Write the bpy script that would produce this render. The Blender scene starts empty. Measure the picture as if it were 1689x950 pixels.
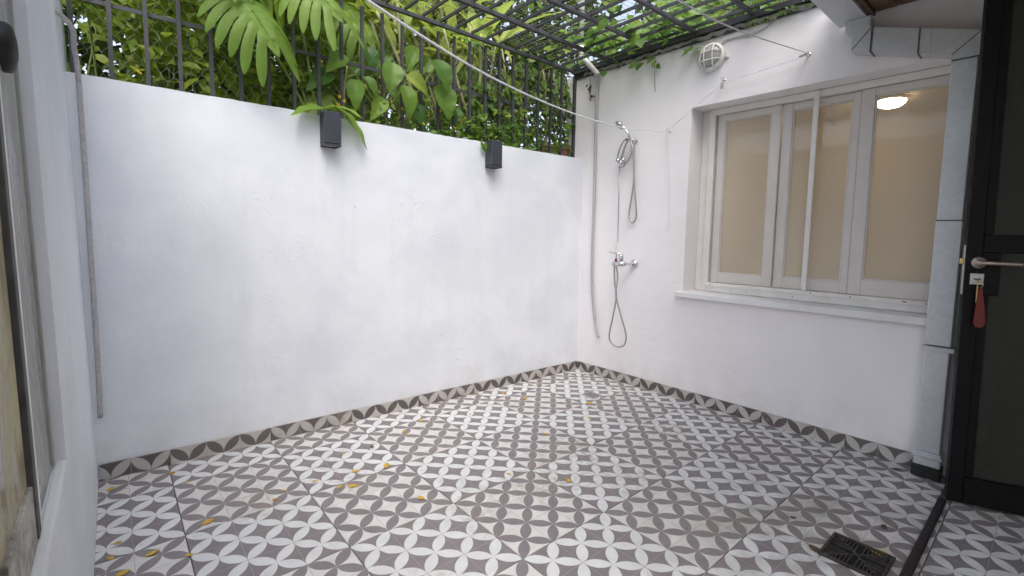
import bpy, math, random
from mathutils import Vector, Matrix, noise
R_ = math.radians
SC = bpy.context.scene
COL = SC.collection

# ------------------------------------------------------------------ camera
YAW, PITCH, ROLL = R_(40.804), R_(-4.845), R_(1.078)
cam_d = bpy.data.cameras.new("camera")
cam = bpy.data.objects.new("camera", cam_d); COL.objects.link(cam)
_f = Vector((math.sin(YAW)*math.cos(PITCH), math.cos(YAW)*math.cos(PITCH), math.sin(PITCH)))
_r = Vector((math.cos(YAW), -math.sin(YAW), 0)); _u = _r.cross(_f)
_R = _r*math.cos(ROLL)+_u*math.sin(ROLL); _U = _u*math.cos(ROLL)-_r*math.sin(ROLL)
m = Matrix((( _R.x,_U.x,-_f.x,-3.022),(_R.y,_U.y,-_f.y,-2.690),(_R.z,_U.z,-_f.z,1.145),(0,0,0,1)))
cam.matrix_world = m
cam_d.sensor_width = 36; cam_d.lens = 36*776.17/1689
cam_d.shift_x = -(853.93-844.5)/1689; cam_d.shift_y = (454.40-475)/1689
cam_d.clip_start = .02; cam_d.clip_end = 600
SC.camera = cam

# ------------------------------------------------------------------ sky, sun, exposure
SUN_EL, SUN_AZ = R_(57), R_(213)        # azimuth: direction the sun stands in, clockwise from +y
w = bpy.data.worlds.new("World"); SC.world = w; w.use_nodes = True
nt = w.node_tree; bg = nt.nodes["Background"]
sky = nt.nodes.new("ShaderNodeTexSky"); sky.sky_type = 'NISHITA'; sky.sun_disc = False
sky.sun_elevation = SUN_EL; sky.sun_rotation = SUN_AZ; sky.dust_density = 4.0; sky.air_density = 1.0
hs = nt.nodes.new("ShaderNodeHueSaturation"); hs.inputs["Saturation"].default_value = .6
nt.links.new(sky.outputs[0], hs.inputs["Color"]); nt.links.new(hs.outputs[0], bg.inputs["Color"])
bg.inputs["Strength"].default_value = .15
sd = bpy.data.lights.new("sun", 'SUN'); sd.energy = .5; sd.angle = R_(45); sd.color = (1, .97, .93)
so = bpy.data.objects.new("sun", sd); COL.objects.link(so)
sdir = Vector((math.sin(SUN_AZ)*math.cos(SUN_EL), math.cos(SUN_AZ)*math.cos(SUN_EL), math.sin(SUN_EL)))
so.rotation_euler = sdir.to_track_quat('Z', 'Y').to_euler(); so.location = (0, 0, 8)
SC.view_settings.view_transform = 'Standard'; SC.view_settings.look = 'None'
SC.view_settings.exposure = 1.34; SC.view_settings.gamma = 1; SC.view_settings.use_curve_mapping = False
SC.cycles.max_bounces = 8; SC.cycles.diffuse_bounces = 5; SC.cycles.transparent_max_bounces = 16

# ------------------------------------------------------------------ frames of the two main walls
GU, GN = Vector((-.99955, .030, 0)), Vector((-.030, -.99955, 0))
HV, HN = Vector((.022, -.99976, 0)), Vector((-.99976, -.022, 0))
def G(a, n, z): v = GU*a+GN*n; return Vector((v.x, v.y, z))
def H(a, n, z): v = HV*a+HN*n; return Vector((v.x, v.y, z))
def W(x, y, z): return Vector((x, y, z))

# ------------------------------------------------------------------ mesh builder
class MB:
    def __init__(s): s.v = []; s.f = []; s.t = []
    def add(s, vs, fs, tone=None):
        o = len(s.v); s.v += [Vector(p) for p in vs]; s.f += [tuple(i+o for i in f) for f in fs]
        if tone is not None: s.t += [tone]*len(fs)
    def box(s, F, a0, a1, n0, n1, z0, z1, bev=0):
        if a0 > a1: a0, a1 = a1, a0
        if n0 > n1: n0, n1 = n1, n0
        if z0 > z1: z0, z1 = z1, z0
        if bev <= 0:
            s.add([F(a, n, z) for z in (z0, z1) for n in (n0, n1) for a in (a0, a1)],
                  [(0,1,3,2),(4,6,7,5),(0,4,5,1),(2,3,7,6),(0,2,6,4),(1,5,7,3)]); return
        b = min(bev, (a1-a0)*.45, (n1-n0)*.45, (z1-z0)*.45)
        vs, idx = [], {}
        A, N, Z = (a0, a1), (n0, n1), (z0, z1)
        for i in (0,1):
            for j in (0,1):
                for k in (0,1):
                    ia, ja, ka = (b if i == 0 else -b), (b if j == 0 else -b), (b if k == 0 else -b)
                    for ax in range(3):
                        p = [A[i]+ia, N[j]+ja, Z[k]+ka]; p[ax] = (A[i], N[j], Z[k])[ax]
                        idx[i,j,k,ax] = len(vs); vs.append(F(*p))
        fs = []
        for ax in range(3):
            o = [q for q in range(3) if q != ax]
            for sd_ in (0,1):
                q = []
                for c in ((0,0),(1,0),(1,1),(0,1)):
                    t = [0,0,0]; t[ax] = sd_; t[o[0]] = c[0]; t[o[1]] = c[1]; q.append(idx[(*t, ax)])
                fs.append(tuple(q))
            for c0 in (0,1):
                for c1 in (0,1):
                    t0 = [0,0,0]; t0[o[0]] = c0; t0[o[1]] = c1; t1 = t0[:]; t1[ax] = 1
                    fs.append((idx[(*t0, o[0])], idx[(*t1, o[0])], idx[(*t1, o[1])], idx[(*t0, o[1])]))
        for i in (0,1):
            for j in (0,1):
                for k in (0,1): fs.append(tuple(idx[i,j,k,ax] for ax in range(3)))
        s.add(vs, fs)
    def tube(s, pts, r, n=8, caps=True, closed=False, tone=None):
        pts = [Vector(p) for p in pts]; k = len(pts)
        rr = r if isinstance(r, (list, tuple)) else [r]*k
        ring0 = len(s.v); ref = None; vs = []; fs = []
        for i, p in enumerate(pts):
            if closed: d = pts[(i+1) % k]-pts[i-1]
            else: d = pts[min(i+1, k-1)]-pts[max(i-1, 0)]
            d.normalize()
            if ref is None: ref = d.orthogonal().normalized()
            ref = (ref-d*ref.dot(d))
            if ref.length < 1e-6: ref = d.orthogonal()
            ref.normalize(); b = d.cross(ref)
            for j in range(n):
                a = 2*math.pi*j/n; vs.append(p+(ref*math.cos(a)+b*math.sin(a))*rr[i])
        for i in range(k if closed else k-1):
            q = (i+1) % k
            for j in range(n): fs.append((i*n+j, i*n+(j+1) % n, q*n+(j+1) % n, q*n+j))
        if caps and not closed: fs.append(tuple(range(n-1, -1, -1))); fs.append(tuple((k-1)*n+j for j in range(n)))
        s.add(vs, fs, tone)
    def lathe(s, c, ax, prof, n=24):
        # prof: (radius, height along ax)
        c, ax = Vector(c), Vector(ax).normalized(); u = ax.orthogonal().normalized(); v = ax.cross(u)
        vs = [c+ax*h+(u*math.cos(2*math.pi*j/n)+v*math.sin(2*math.pi*j/n))*max(r, 1e-5) for r, h in prof for j in range(n)]
        fs = [(i*n+j, i*n+(j+1) % n, (i+1)*n+(j+1) % n, (i+1)*n+j) for i in range(len(prof)-1) for j in range(n)]
        s.add(vs, fs)
    def mesh(s, name, mat, org=Vector((0,0,0)), smooth=False):
        me = bpy.data.meshes.new(name)
        me.from_pydata([tuple(p-org) for p in s.v], [], s.f); me.materials.append(mat)
        if s.t:
            at = me.attributes.new("tone", 'FLOAT', 'FACE'); at.data.foreach_set("value", s.t)
        import bmesh
        if not s.t:
            bm = bmesh.new(); bm.from_mesh(me); bmesh.ops.recalc_face_normals(bm, faces=bm.faces); bm.to_mesh(me); bm.free()
        if smooth:
            for p in me.polygons: p.use_smooth = True
        return me
def obj(name, data, parent=None, loc=None, M=None):
    o = bpy.data.objects.new(name, data); COL.objects.link(o)
    if parent is not None: o.parent = parent
    if M is not None: o.matrix_local = M
    elif loc is not None: o.location = loc
    return o
def wloc(o):
    p = Vector(o.location)
    while o.parent: o = o.parent; p = p+Vector(o.location)
    return p
def part(name, mb, mat, parent, smooth=False, org=None):
    base = wloc(parent) if parent else Vector((0,0,0))
    if org is None: org = sum(mb.v, Vector())/len(mb.v)
    return obj(name, mb.mesh(name, mat, org, smooth), parent, loc=org-base)
def thing(name, loc, label, cat, group=None):
    o = obj(name, None, loc=Vector(loc)); o.empty_display_size = .05
    o["label"] = label; o["category"] = cat
    if group: o["group"] = group
    return o
def single(name, mb, mat, label, cat, group=None, smooth=False, org=None):
    o = part(name, mb, mat, None, smooth, org); o["label"] = label; o["category"] = cat
    if group: o["group"] = group
    return o
def structure(name, mb, mat, org=None, smooth=False):
    o = part(name, mb, mat, None, smooth, org or Vector((0,0,0))); o["kind"] = "structure"; return o
def spline(pts, k=6):
    pts = [Vector(p) for p in pts]; out = []
    for i in range(len(pts)-1):
        p0, p1, p2, p3 = pts[max(i-1,0)], pts[i], pts[i+1], pts[min(i+2, len(pts)-1)]
        for j in range(k):
            t = j/k
            out.append(.5*((2*p1)+(p2-p0)*t+(2*p0-5*p1+4*p2-p3)*t*t+(3*p1-p0-3*p2+p3)*t**3))
    return out+[pts[-1]]

# ------------------------------------------------------------------ materials
def newmat(name):
    mt = bpy.data.materials.new(name); mt.use_nodes = True
    return mt, mt.node_tree, mt.node_tree.nodes["Principled BSDF"]
def N(t, typ, **kw):
    n = t.nodes.new(typ)
    for k, v in kw.items():
        if k == 'inp':
            for q, x in v.items(): n.inputs[q].default_value = x
        else: setattr(n, k, v)
    return n
def c4(c): return (*c, 1)
def mathn(t, op, a, b=None, c=None):
    n = N(t, "ShaderNodeMath", operation=op)
    for i, x in enumerate((a, b, c)):
        if x is None: continue
        if isinstance(x, (int, float)): n.inputs[i].default_value = x
        else: t.links.new(x, n.inputs[i])
    return n.outputs[0]
def mixc(t, f, a, b, mode='MIX'):
    n = N(t, "ShaderNodeMix", data_type='RGBA', blend_type=mode)
    for s_, x in ((0, f), (6, a), (7, b)):
        if isinstance(x, (int, float)): n.inputs[s_].default_value = x
        elif isinstance(x, tuple): n.inputs[s_].default_value = c4(x)
        else: t.links.new(x, n.inputs[s_])
    return n.outputs[2]
def noisen(t, scale, detail=4, rough=.55, vec=None, dist=0):
    n = N(t, "ShaderNodeTexNoise", inp={"Scale": scale, "Detail": detail, "Roughness": rough, "Distortion": dist})
    if vec is not None: t.links.new(vec, n.inputs["Vector"])
    return n.outputs["Fac"]
def mrange(t, x, a, b, c=0., d=1.):
    n = N(t, "ShaderNodeMapRange", inp={1: a, 2: b, 3: c, 4: d}); t.links.new(x, n.inputs[0]); return n.outputs[0]
def bumpn(t, h, strength, dist, prev=None):
    n = N(t, "ShaderNodeBump", inp={"Strength": strength, "Distance": dist}); t.links.new(h, n.inputs["Height"])
    if prev is not None: t.links.new(prev, n.inputs["Normal"])
    return n.outputs[0]
def coords(t, which="Object"):
    if which == "World": return N(t, "ShaderNodeNewGeometry").outputs["Position"]
    return N(t, "ShaderNodeTexCoord").outputs[which]

def simple(name, col, rough=.5, metal=0, var=.12, scale=25, bump=.15, bdist=.002, col2=None, spec=.5):
    mt, t, b = newmat(name); v = coords(t, "World")
    n = noisen(t, scale, 5, .6, v)
    c2 = col2 or tuple(x*(1-var*2.2) for x in col)
    t.links.new(mixc(t, mrange(t, n, .3, .75), col, c2), b.inputs["Base Color"])
    b.inputs["Roughness"].default_value = rough; b.inputs["Metallic"].default_value = metal
    b.inputs["Specular IOR Level"].default_value = spec
    t.links.new(mrange(t, n, .2, .8, max(rough-.08, .03), min(rough+.12, 1)), b.inputs["Roughness"])
    if bump: t.links.new(bumpn(t, n, bump, bdist), b.inputs["Normal"])
    return mt

def plaster(name, col, stain, courses=False, blister=True):
    mt, t, b = newmat(name); v = coords(t, "World")
    big = noisen(t, 1.3, 5, .6, v, .4); mid = noisen(t, 7, 5, .6, v); fine = noisen(t, 60, 4, .6, v); grit = noisen(t, 240, 2, .5, v)
    mp = N(t, "ShaderNodeMapping"); mp.inputs["Scale"].default_value = (6, 6, .7); t.links.new(v, mp.inputs[0])
    streak = noisen(t, 1.2, 4, .6, mp.outputs[0])
    c = mixc(t, mrange(t, big, .40, .68, 0, .9), col, stain)
    c = mixc(t, mrange(t, streak, .52, .8, 0, .4), c, stain)
    # small specks and chips
    vo = N(t, "ShaderNodeTexVoronoi", inp={"Scale": 9.0, "Randomness": 1.0}); t.links.new(v, vo.inputs["Vector"])
    spk = mathn(t, 'LESS_THAN', vo.outputs["Distance"], .035)
    sel = mathn(t, 'GREATER_THAN', noisen(t, 2.1, 2, .5, v), .58)
    c = mixc(t, mathn(t, 'MULTIPLY', mathn(t, 'MULTIPLY', spk, sel), .75), c, (.30, .27, .24))
    # grime just above the floor and along damp patches
    sx = N(t, "ShaderNodeSeparateXYZ"); t.links.new(v, sx.inputs[0])
    grime = mathn(t, 'MULTIPLY', mrange(t, sx.outputs[2], .05, .30, 1, 0), mrange(t, mid, .4, .7))
    c = mixc(t, mathn(t, 'MULTIPLY', grime, .35), c, (.55, .52, .46))
    top = mathn(t, 'MULTIPLY', mrange(t, sx.outputs[2], 2.30, 2.50, 0, 1), mrange(t, mid, .38, .62))
    c = mixc(t, mathn(t, 'MULTIPLY', top, .45 if courses else 0), c, (.36, .32, .27))
    t.links.new(c, b.inputs["Base Color"]); b.inputs["Roughness"].default_value = .72; b.inputs["Specular IOR Level"].default_value = .35
    nrm = bumpn(t, noisen(t, 2.2, 3, .5, v), .35, .03); nrm = bumpn(t, mid, .38, .008, nrm); nrm = bumpn(t, fine, .25, .002, nrm); nrm = bumpn(t, grit, .25, .001, nrm)
    if courses:
        wv = N(t, "ShaderNodeTexWave", wave_type='BANDS', bands_direction='Z', wave_profile='SIN', inp={"Scale": 4.2, "Distortion": 3.5, "Detail": 4, "Detail Scale": .7})
        t.links.new(v, wv.inputs["Vector"]); nrm = bumpn(t, wv.outputs["Fac"], .10, .0022, nrm)
    if blister:
        msk = mathn(t, 'MULTIPLY', mrange(t, noisen(t, 2.3, 2, .5, v), .60, .70), mrange(t, noisen(t, 30, 3, .6, v), .52, .68))
        nrm = bumpn(t, msk, .45, .004, nrm)
    t.links.new(nrm, b.inputs["Normal"])
    return mt
M_wall = plaster("white_plaster_cool", (.80, .825, .87), (.66, .695, .75))
M_house = plaster("white_plaster_brick", (.86, .83, .845), (.80, .775, .785), courses=True, blister=False)
M_trim = plaster("white_paint_smooth", (.82, .82, .82), (.70, .69, .68), blister=False)
M_soffit = plaster("soffit_white", (.74, .73, .71), (.62, .60, .57), blister=False)

def tile_mat(name, light_petal, vertical, ca, cb, seed):
    """overlapping-circle print on a 15 cm cell; petals run from cell corner to cell centre"""
    mt, t, b = newmat(name); oc = coords(t, "Object"); wc = coords(t, "World")
    s = N(t, "ShaderNodeSeparateXYZ"); t.links.new(oc, s.inputs[0])
    x, y = s.outputs[0], s.outputs[2 if vertical else 1]
    S = .1475 if vertical else .15
    xs, ys = mathn(t, 'DIVIDE', x, S), mathn(t, 'DIVIDE', y, .15)
    wob = mathn(t, 'MULTIPLY', mathn(t, 'SUBTRACT', noisen(t, 45, 2, .5, wc), .5), .035)
    A = mathn(t, 'ADD', mathn(t, 'ADD', xs, ys), wob); B = mathn(t, 'SUBTRACT', xs, ys)
    fa = mathn(t, 'ABSOLUTE', mathn(t, 'SUBTRACT', mathn(t, 'FRACT', mathn(t, 'ADD', A, 20)), .5))
    fb = mathn(t, 'ABSOLUTE', mathn(t, 'SUBTRACT', mathn(t, 'FRACT', mathn(t, 'ADD', B, 20)), .5))
    def dist(p, q):
        r = mathn(t, 'SUBTRACT', 1, p)
        return mathn(t, 'SQRT', mathn(t, 'ADD', mathn(t, 'MULTIPLY', r, r), mathn(t, 'MULTIPLY', q, q)))
    d = mathn(t, 'MINIMUM', dist(fa, fb), dist(fb, fa))
    petal = mrange(t, d, .700, .714, 1, 0)
    # embossed cell joint
    ex = mathn(t, 'ABSOLUTE', mathn(t, 'SUBTRACT', mathn(t, 'FRACT', mathn(t, 'ADD', xs, 20.5)), .5))
    ey = mathn(t, 'ABSOLUTE', mathn(t, 'SUBTRACT', mathn(t, 'FRACT', mathn(t, 'ADD', ys, 20.5)), .5))
    joint = mrange(t, mathn(t, 'MINIMUM', ex, ey), .006, .013, 1, 0)
    mot = noisen(t, 14, 5, .65, wc); cloud = noisen(t, 2.2, 4, .6, wc, .5)
    rnd = N(t, "ShaderNodeObjectInfo").outputs["Random"]
    ca2 = mixc(t, mrange(t, mot, .3, .75), ca, tuple(q*.84 for q in ca))
    cb2 = mixc(t, mrange(t, mot, .3, .75), cb, tuple(q*.80 for q in cb))
    c = mixc(t, petal, cb2, ca2)
    c = mixc(t, mathn(t, 'MULTIPLY', joint, .60), c, (.36, .33, .31))
    c = mixc(t, mathn(t, 'MULTIPLY', rnd, .08), c, (.45, .42, .40))
    # foot dirt: brown smears and black specks
    dirt = mathn(t, 'MULTIPLY', mrange(t, cloud, .50, .68), mrange(t, noisen(t, 26, 5, .7, wc), .46, .64))
    c = mixc(t, mathn(t, 'MULTIPLY', dirt, .75), c, (.30, .235, .18))
    dv = N(t, "ShaderNodeVectorMath", operation='DISTANCE'); dv.inputs[1].default_value = (-.95, -2.2, 0); t.links.new(wc, dv.inputs[0])
    damp = mathn(t, 'MULTIPLY', mrange(t, dv.outputs["Value"], .12, .95, 1, 0), mrange(t, noisen(t, 6, 5, .65, wc), .40, .62))
    c = mixc(t, mathn(t, 'MULTIPLY', damp, .55), c, (.20, .175, .15))
    film = mrange(t, noisen(t, .9, 3, .5, wc),   .40, .70, 0, .10)
    c = mixc(t, film, c, (.42, .36, .30))
    vo = N(t, "ShaderNodeTexVoronoi", inp={"Scale": 21.0}); t.links.new(wc, vo.inputs["Vector"])
    spk = mathn(t, 'MULTIPLY', mathn(t, 'LESS_THAN', vo.outputs["Distance"], .085), mathn(t, 'GREATER_THAN', noisen(t, 3.7, 2, .5, wc), .60))
    c = mixc(t, mathn(t, 'MULTIPLY', spk, .75), c, (.09, .07, .06))
    t.links.new(c, b.inputs["Base Color"])
    t.links.new(mrange(t, mot, .25, .8, .46, .70), b.inputs["Roughness"]); b.inputs["Specular IOR Level"].default_value = .28
    nrm = bumpn(t, mathn(t, 'MULTIPLY', joint, -1), .5, .0012); nrm = bumpn(t, mot, .15, .002, nrm)
    t.links.new(nrm, b.inputs["Normal"])
    return mt
GREY, WHITE, CREAM = (.225, .203, .216), (.71, .72, .725), (.70, .69, .67)
M_t1 = tile_mat("tile_white_petals", True, False, WHITE, GREY, 1)
M_t0 = tile_mat("tile_grey_petals", False, False, GREY, CREAM, 2)
M_s1 = tile_mat("skirting_light_petals", True, True, (.52, .50, .475), (.105, .092, .094), 3)  # tile print colours darkened here and below to hold the skirting's shade
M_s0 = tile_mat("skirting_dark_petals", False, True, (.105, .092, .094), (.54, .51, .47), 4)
M_grout = simple("grout", (.16, .13, .115), .9, scale=60)
M_iron = simple("black_iron", (.062, .062, .070), .5, .0, .2, 90, .3, .001)
M_steel = simple("black_steel_door", (.006, .0055, .0065), .5, .0, .2, 40, .1, .001, spec=.18)
M_steel_red = simple("oxide_threshold", (.016, .008, .009), .5, .0, .3, 40, .2, .001)
M_wire = simple("wire", (.50, .50, .42), .5, .1, .2, 60, 0)
M_rope = simple("white_plastic_cord", (.82, .84, .88), .45, 0, .08, 60, 0)
M_chrome = simple("chrome", (.72, .72, .74), .16, 1, .05, 60, 0)
M_flex = simple("metal_hose", (.55, .53, .52), .32, .85, .15, 240, .6, .002)
M_conduit = simple("grey_pvc_hose", (.52, .495, .50), .55, 0, .15, 60, .2, .001)
M_pvc = simple("white_pvc", (.66, .65, .63), .5, 0, .15, 18, .1, .001)
M_sconce = simple("charcoal_sconce", (.045, .052, .068), .5, 0, .15, 70, .15, .001)
M_frame = simple("window_paint", (.66, .62, .585), .5, 0, .035, 9, .1, .002)
M_framew = simple("white_frame_paint", (.80, .785, .76), .48, 0, .05, 12, .12, .002, col2=(.71, .68, .64))
M_rust = simple("rust", (.16, .07, .035), .8, 0, .2, 60, .2)
M_lampring = simple("white_enamel", (.74, .73, .70), .4, 0, .06, 30, .1, .001)
M_brown = simple("brown_wood", (.165, .105, .065), .6, 0, .25, 14, .25)
M_brass = simple("brass", (.62, .45, .2), .3, 1, .1, 50, 0)
M_satin = simple("satin_metal", (.50, .42, .36), .34, .9, .08, 70, 0)
M_lock = simple("lock_plate", (.55, .53, .52), .4, .4, .06, 70, 0)
M_red = simple("red_plastic", (.17, .012, .007), .35, 0, .12, 40, .1)
M_rubber = simple("black_rubber", (.014, .014, .015), .6, 0, .1, 40, .1)
M_soil = simple("soil", (.07, .05, .035), .95, 0, .3, 20, .6, .02)
M_terra = simple("terracotta", (.33, .14, .08), .85, 0, .2, 30, .4, .004)
M_grate = simple("cast_grate", (.062, .052, .048), .55, .3, .35, 45, .4, .002)
M_pit = simple("drain_pit", (.01, .009, .008), .9, 0, .1, 30, 0)
M_room = simple("beige_room_paint", (.64, .51, .34), .8, 0, .04, 3, 0)
M_roomw = simple("room_ceiling_paint", (.66, .54, .38), .8, 0, .04, 3, 0)
M_curtain = simple("pale_curtain", (.62, .53, .38), .9, 0, .15, 8, .2, .01)
M_alu = simple("weathered_frame", (.34, .345, .33), .55, .25, .25, 9, .3, .003, col2=(.26, .25, .225))
M_aludark = simple("dark_frame_reveal_shade", (.075, .072, .07), .6, .1, .25, 14, .3, .003)  # dark frame paint, also colours in the shade of the jamb reveal
M_chip = simple('chipped_paint', (.62, .60, .54), .7, 0, .2, 26, .6, .004, col2=(.07, .05, .035))
M_concrete = simple("grey_render", (.30, .29, .28), .85, 0, .15, 14, .4, .006)

def galv():
    mt, t, b = newmat("galvanised_sheet"); v = coords(t, "World")
    vo = N(t, "ShaderNodeTexVoronoi", inp={"Scale": 55.0}); t.links.new(v, vo.inputs["Vector"])
    hsv = N(t, "ShaderNodeSeparateColor"); t.links.new(vo.outputs["Color"], hsv.inputs[0])
    n = noisen(t, 5, 5, .6, v)
    c = mixc(t, hsv.outputs[0], (.57, .595, .62), (.62, .645, .67)); c = mixc(t, mrange(t, n, .5, .8, 0, .3), c, (.48, .495, .51))
    t.links.new(c, b.inputs["Base Color"]); b.inputs["Metallic"].default_value = .45
    t.links.new(mrange(t, n, .3, .7, .34, .55), b.inputs["Roughness"])
    t.links.new(bumpn(t, noisen(t, 1.6, 1, .4, v), .18, .02), b.inputs["Normal"]); return mt
M_galv = galv()
M_seam = simple('sealed_seam', (.13, .13, .135), .6, .2, .2, 40, .2)
def glass(name, tint, rough, alpha_mix, dirt=(.5, .48, .44), film=.1, smear=False):
    """clear pane: mostly see-through, fresnel mirror, a diffuse film of dirt and painted reflection haze"""
    mt, t, b = newmat(name); out = t.nodes["Material Output"]; v = coords(t, "World")
    tr = N(t, "ShaderNodeBsdfTransparent"); tr.inputs[0].default_value = c4(tint)
    gl = N(t, "ShaderNodeBsdfGlossy"); gl.inputs["Roughness"].default_value = rough
    fr = N(t, "ShaderNodeFresnel"); fr.inputs[0].default_value = 1.5
    f2 = mathn(t, 'ADD', mathn(t, 'MULTIPLY', fr.outputs[0], 1.6), alpha_mix); f2 = mathn(t, 'MINIMUM', f2, 1)
    mx = N(t, "ShaderNodeMixShader"); t.links.new(f2, mx.inputs[0]); t.links.new(tr.outputs[0], mx.inputs[1]); t.links.new(gl.outputs[0], mx.inputs[2])
    df = N(t, "ShaderNodeBsdfDiffuse"); df.inputs[0].default_value = c4(dirt)
    mp = N(t, "ShaderNodeMapping"); mp.inputs["Scale"].default_value = (1, 1, .35); t.links.new(v, mp.inputs[0])
    n = noisen(t, 7 if smear else 1.1, 4 if smear else 1, .6 if smear else .4, mp.outputs[0], 1.2 if smear else 0)
    m2 = N(t, "ShaderNodeMixShader"); t.links.new(mrange(t, n, .35, .7, film*.4, film*1.5), m2.inputs[0])
    t.links.new(mx.outputs[0], m2.inputs[1]); t.links.new(df.outputs[0], m2.inputs[2]); t.links.new(m2.outputs[0], out.inputs[0])
    return mt
M_pane = glass("window_pane", (.90, .88, .84), .03, .03, (.66, .565, .435), .58)  # tan film paints reflected white walls as haze over dusty glass
M_dirtyglass = glass("dirty_pane", (.66, .70, .66), .12, .04, (.42, .43, .41), .85, True)
M_yellowglass = glass("painted_glow_pane", (.7, .66, .5), .1, .03, (.56, .50, .34), .85, True)  # yellow film paints the lit interior behind onto the glass
M_doorglass = glass("dark_door_pane", (.20, .22, .19), .06, .0, (.055, .058, .046), .7)
M_lampglass = glass("ribbed_lamp_glass", (.80, .79, .76), .2, .05, (.62, .61, .60), .45)

def emis(name, col, st):
    mt, t, b = newmat(name); b.inputs["Base Color"].default_value = c4(col)
    b.inputs["Emission Color"].default_value = c4(col); b.inputs["Emission Strength"].default_value = st; return mt
M_bulb = emis("lit_ceiling_lamp", (1, .86, .62), 60)

def leafmat(name, dark, light, yellow, obj_random, gloss=.42, trans=.38):
    mt, t, b = newmat(name); out = t.nodes["Material Output"]; v = coords(t, "World")
    if obj_random: tone = N(t, "ShaderNodeObjectInfo").outputs["Random"]
    else: tone = N(t, "ShaderNodeAttribute", attribute_name="tone").outputs["Fac"]
    c = mixc(t, mrange(t, tone, 0, .75), dark, light); c = mixc(t, mrange(t, tone, .86, 1, 0, .85), c, yellow)
    c = mixc(t, mrange(t, noisen(t, 16, 3, .6, v), .35, .7, 0, .35), c, tuple(q*.6 for q in dark))
    t.links.new(c, b.inputs["Base Color"]); b.inputs["Roughness"].default_value = gloss
    t.links.new(bumpn(t, noisen(t, 70, 2, .5, v), .15, .002), b.inputs["Normal"])
    tl = N(t, "ShaderNodeBsdfTranslucent"); t.links.new(mixc(t, .5, c, light, 'MIX'), tl.inputs[0])
    mx = N(t, "ShaderNodeMixShader"); mx.inputs[0].default_value = trans
    t.links.new(b.outputs[0], mx.inputs[1]); t.links.new(tl.outputs[0], mx.inputs[2]); t.links.new(mx.outputs[0], out.inputs[0])
    return mt
M_hedge = leafmat("hedge_leaf", (.11, .19, .02), (.38, .50, .05), (.55, .52, .06), False, .42, .5)
M_hedge_o = leafmat("hedge_leaf_single", (.13, .22, .025), (.38, .50, .05), (.55, .52, .06), True, .42, .5)
M_mon = leafmat("monstera_leaf", (.15, .28, .04), (.25, .40, .06), (.34, .45, .07), True, .45, .42)
M_phil = leafmat("philodendron_leaf", (.07, .19, .035), (.26, .43, .06), (.46, .52, .09), True, .42, .45)
M_blade = leafmat("blade_leaf", (.22, .33, .04), (.46, .54, .10), (.58, .52, .13), True, .42, .5)
M_vine = leafmat("vine_leaf", (.05, .13, .02), (.20, .36, .045), (.42, .46, .06), False, .42, .5)
M_vine_o = leafmat("vine_leaf_single", (.06, .15, .025), (.22, .38, .05), (.44, .48, .06), True, .42, .5)
M_tree = leafmat("tree_leaf", (.02, .045, .010), (.10, .17, .025), (.26, .27, .03), False, .5)
M_treey = leafmat("pale_tree_leaf", (.09, .13, .02), (.26, .30, .05), (.44, .38, .07), False, .5)
M_stem = simple("green_stem", (.24, .30, .07), .5, 0, .15, 12, .2)
M_palestem = simple("pale_stem", (.40, .40, .19), .55, 0, .18, 9, .3)
M_bark = simple("bark", (.10, .072, .05), .9, 0, .25, 25, .6, .006)
M_flower = simple("yellow_flower", (.78, .50, .02), .5, 0, .1, 40, 0)
M_fallen = simple("yellow_fallen_leaf", (.66, .46, .04), .55, 0, .25, 70, .3, .001, col2=(.42, .20, .02))
M_fallenb = simple("brown_fallen_leaf", (.14, .08, .04), .7, 0, .3, 70, .4, .002)

# ------------------------------------------------------------------ ground
g = MB(); g.add([(-300,-300,-.12),(300,-300,-.12),(300,300,-.12),(-300,300,-.12)], [(0,1,2,3)])
structure("ground", g, M_soil)

# ------------------------------------------------------------------ tiled floor
T = .45; OX, OY = -1.9573, -1.0655; TH = .012; GAP = .0016
YTH = -2.403
def clip_poly(poly, inside, cross):
    out = []
    for i in range(len(poly)):
        p, q = poly[i-1], poly[i]; a, b_ = inside(p), inside(q)
        if a != b_: out.append(cross(p, q))
        if b_: out.append(q)
    return out
def clip_half(poly, nx, ny, d):
    f = lambda p: nx*p[0]+ny*p[1]-d
    def cr(p, q):
        t_ = f(p)/(f(p)-f(q)); return (p[0]+(q[0]-p[0])*t_, p[1]+(q[1]-p[1])*t_)
    return clip_poly(poly, lambda p: f(p) <= 0, cr)
def slab_mesh(name, poly, mat):
    b_ = .0012; n = len(poly); cx = sum(p[0] for p in poly)/n; cy = sum(p[1] for p in poly)/n
    ins = [(cx+(p[0]-cx)*(1-b_/T*4), cy+(p[1]-cy)*(1-b_/T*4)) for p in poly]
    vs = [(*p, -TH) for p in poly]+[(*p, -.0012) for p in poly]+[(*p, 0) for p in ins]
    fs = [tuple(range(2*n, 3*n))]
    for i in range(n):
        j = (i+1) % n; fs += [(i, j, n+j, n+i), (n+i, n+j, 2*n+j, 2*n+i)]
    me = bpy.data.meshes.new(name); me.from_pydata(vs, [], fs); me.materials.append(mat); return me
rf = random.Random(5)
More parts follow.
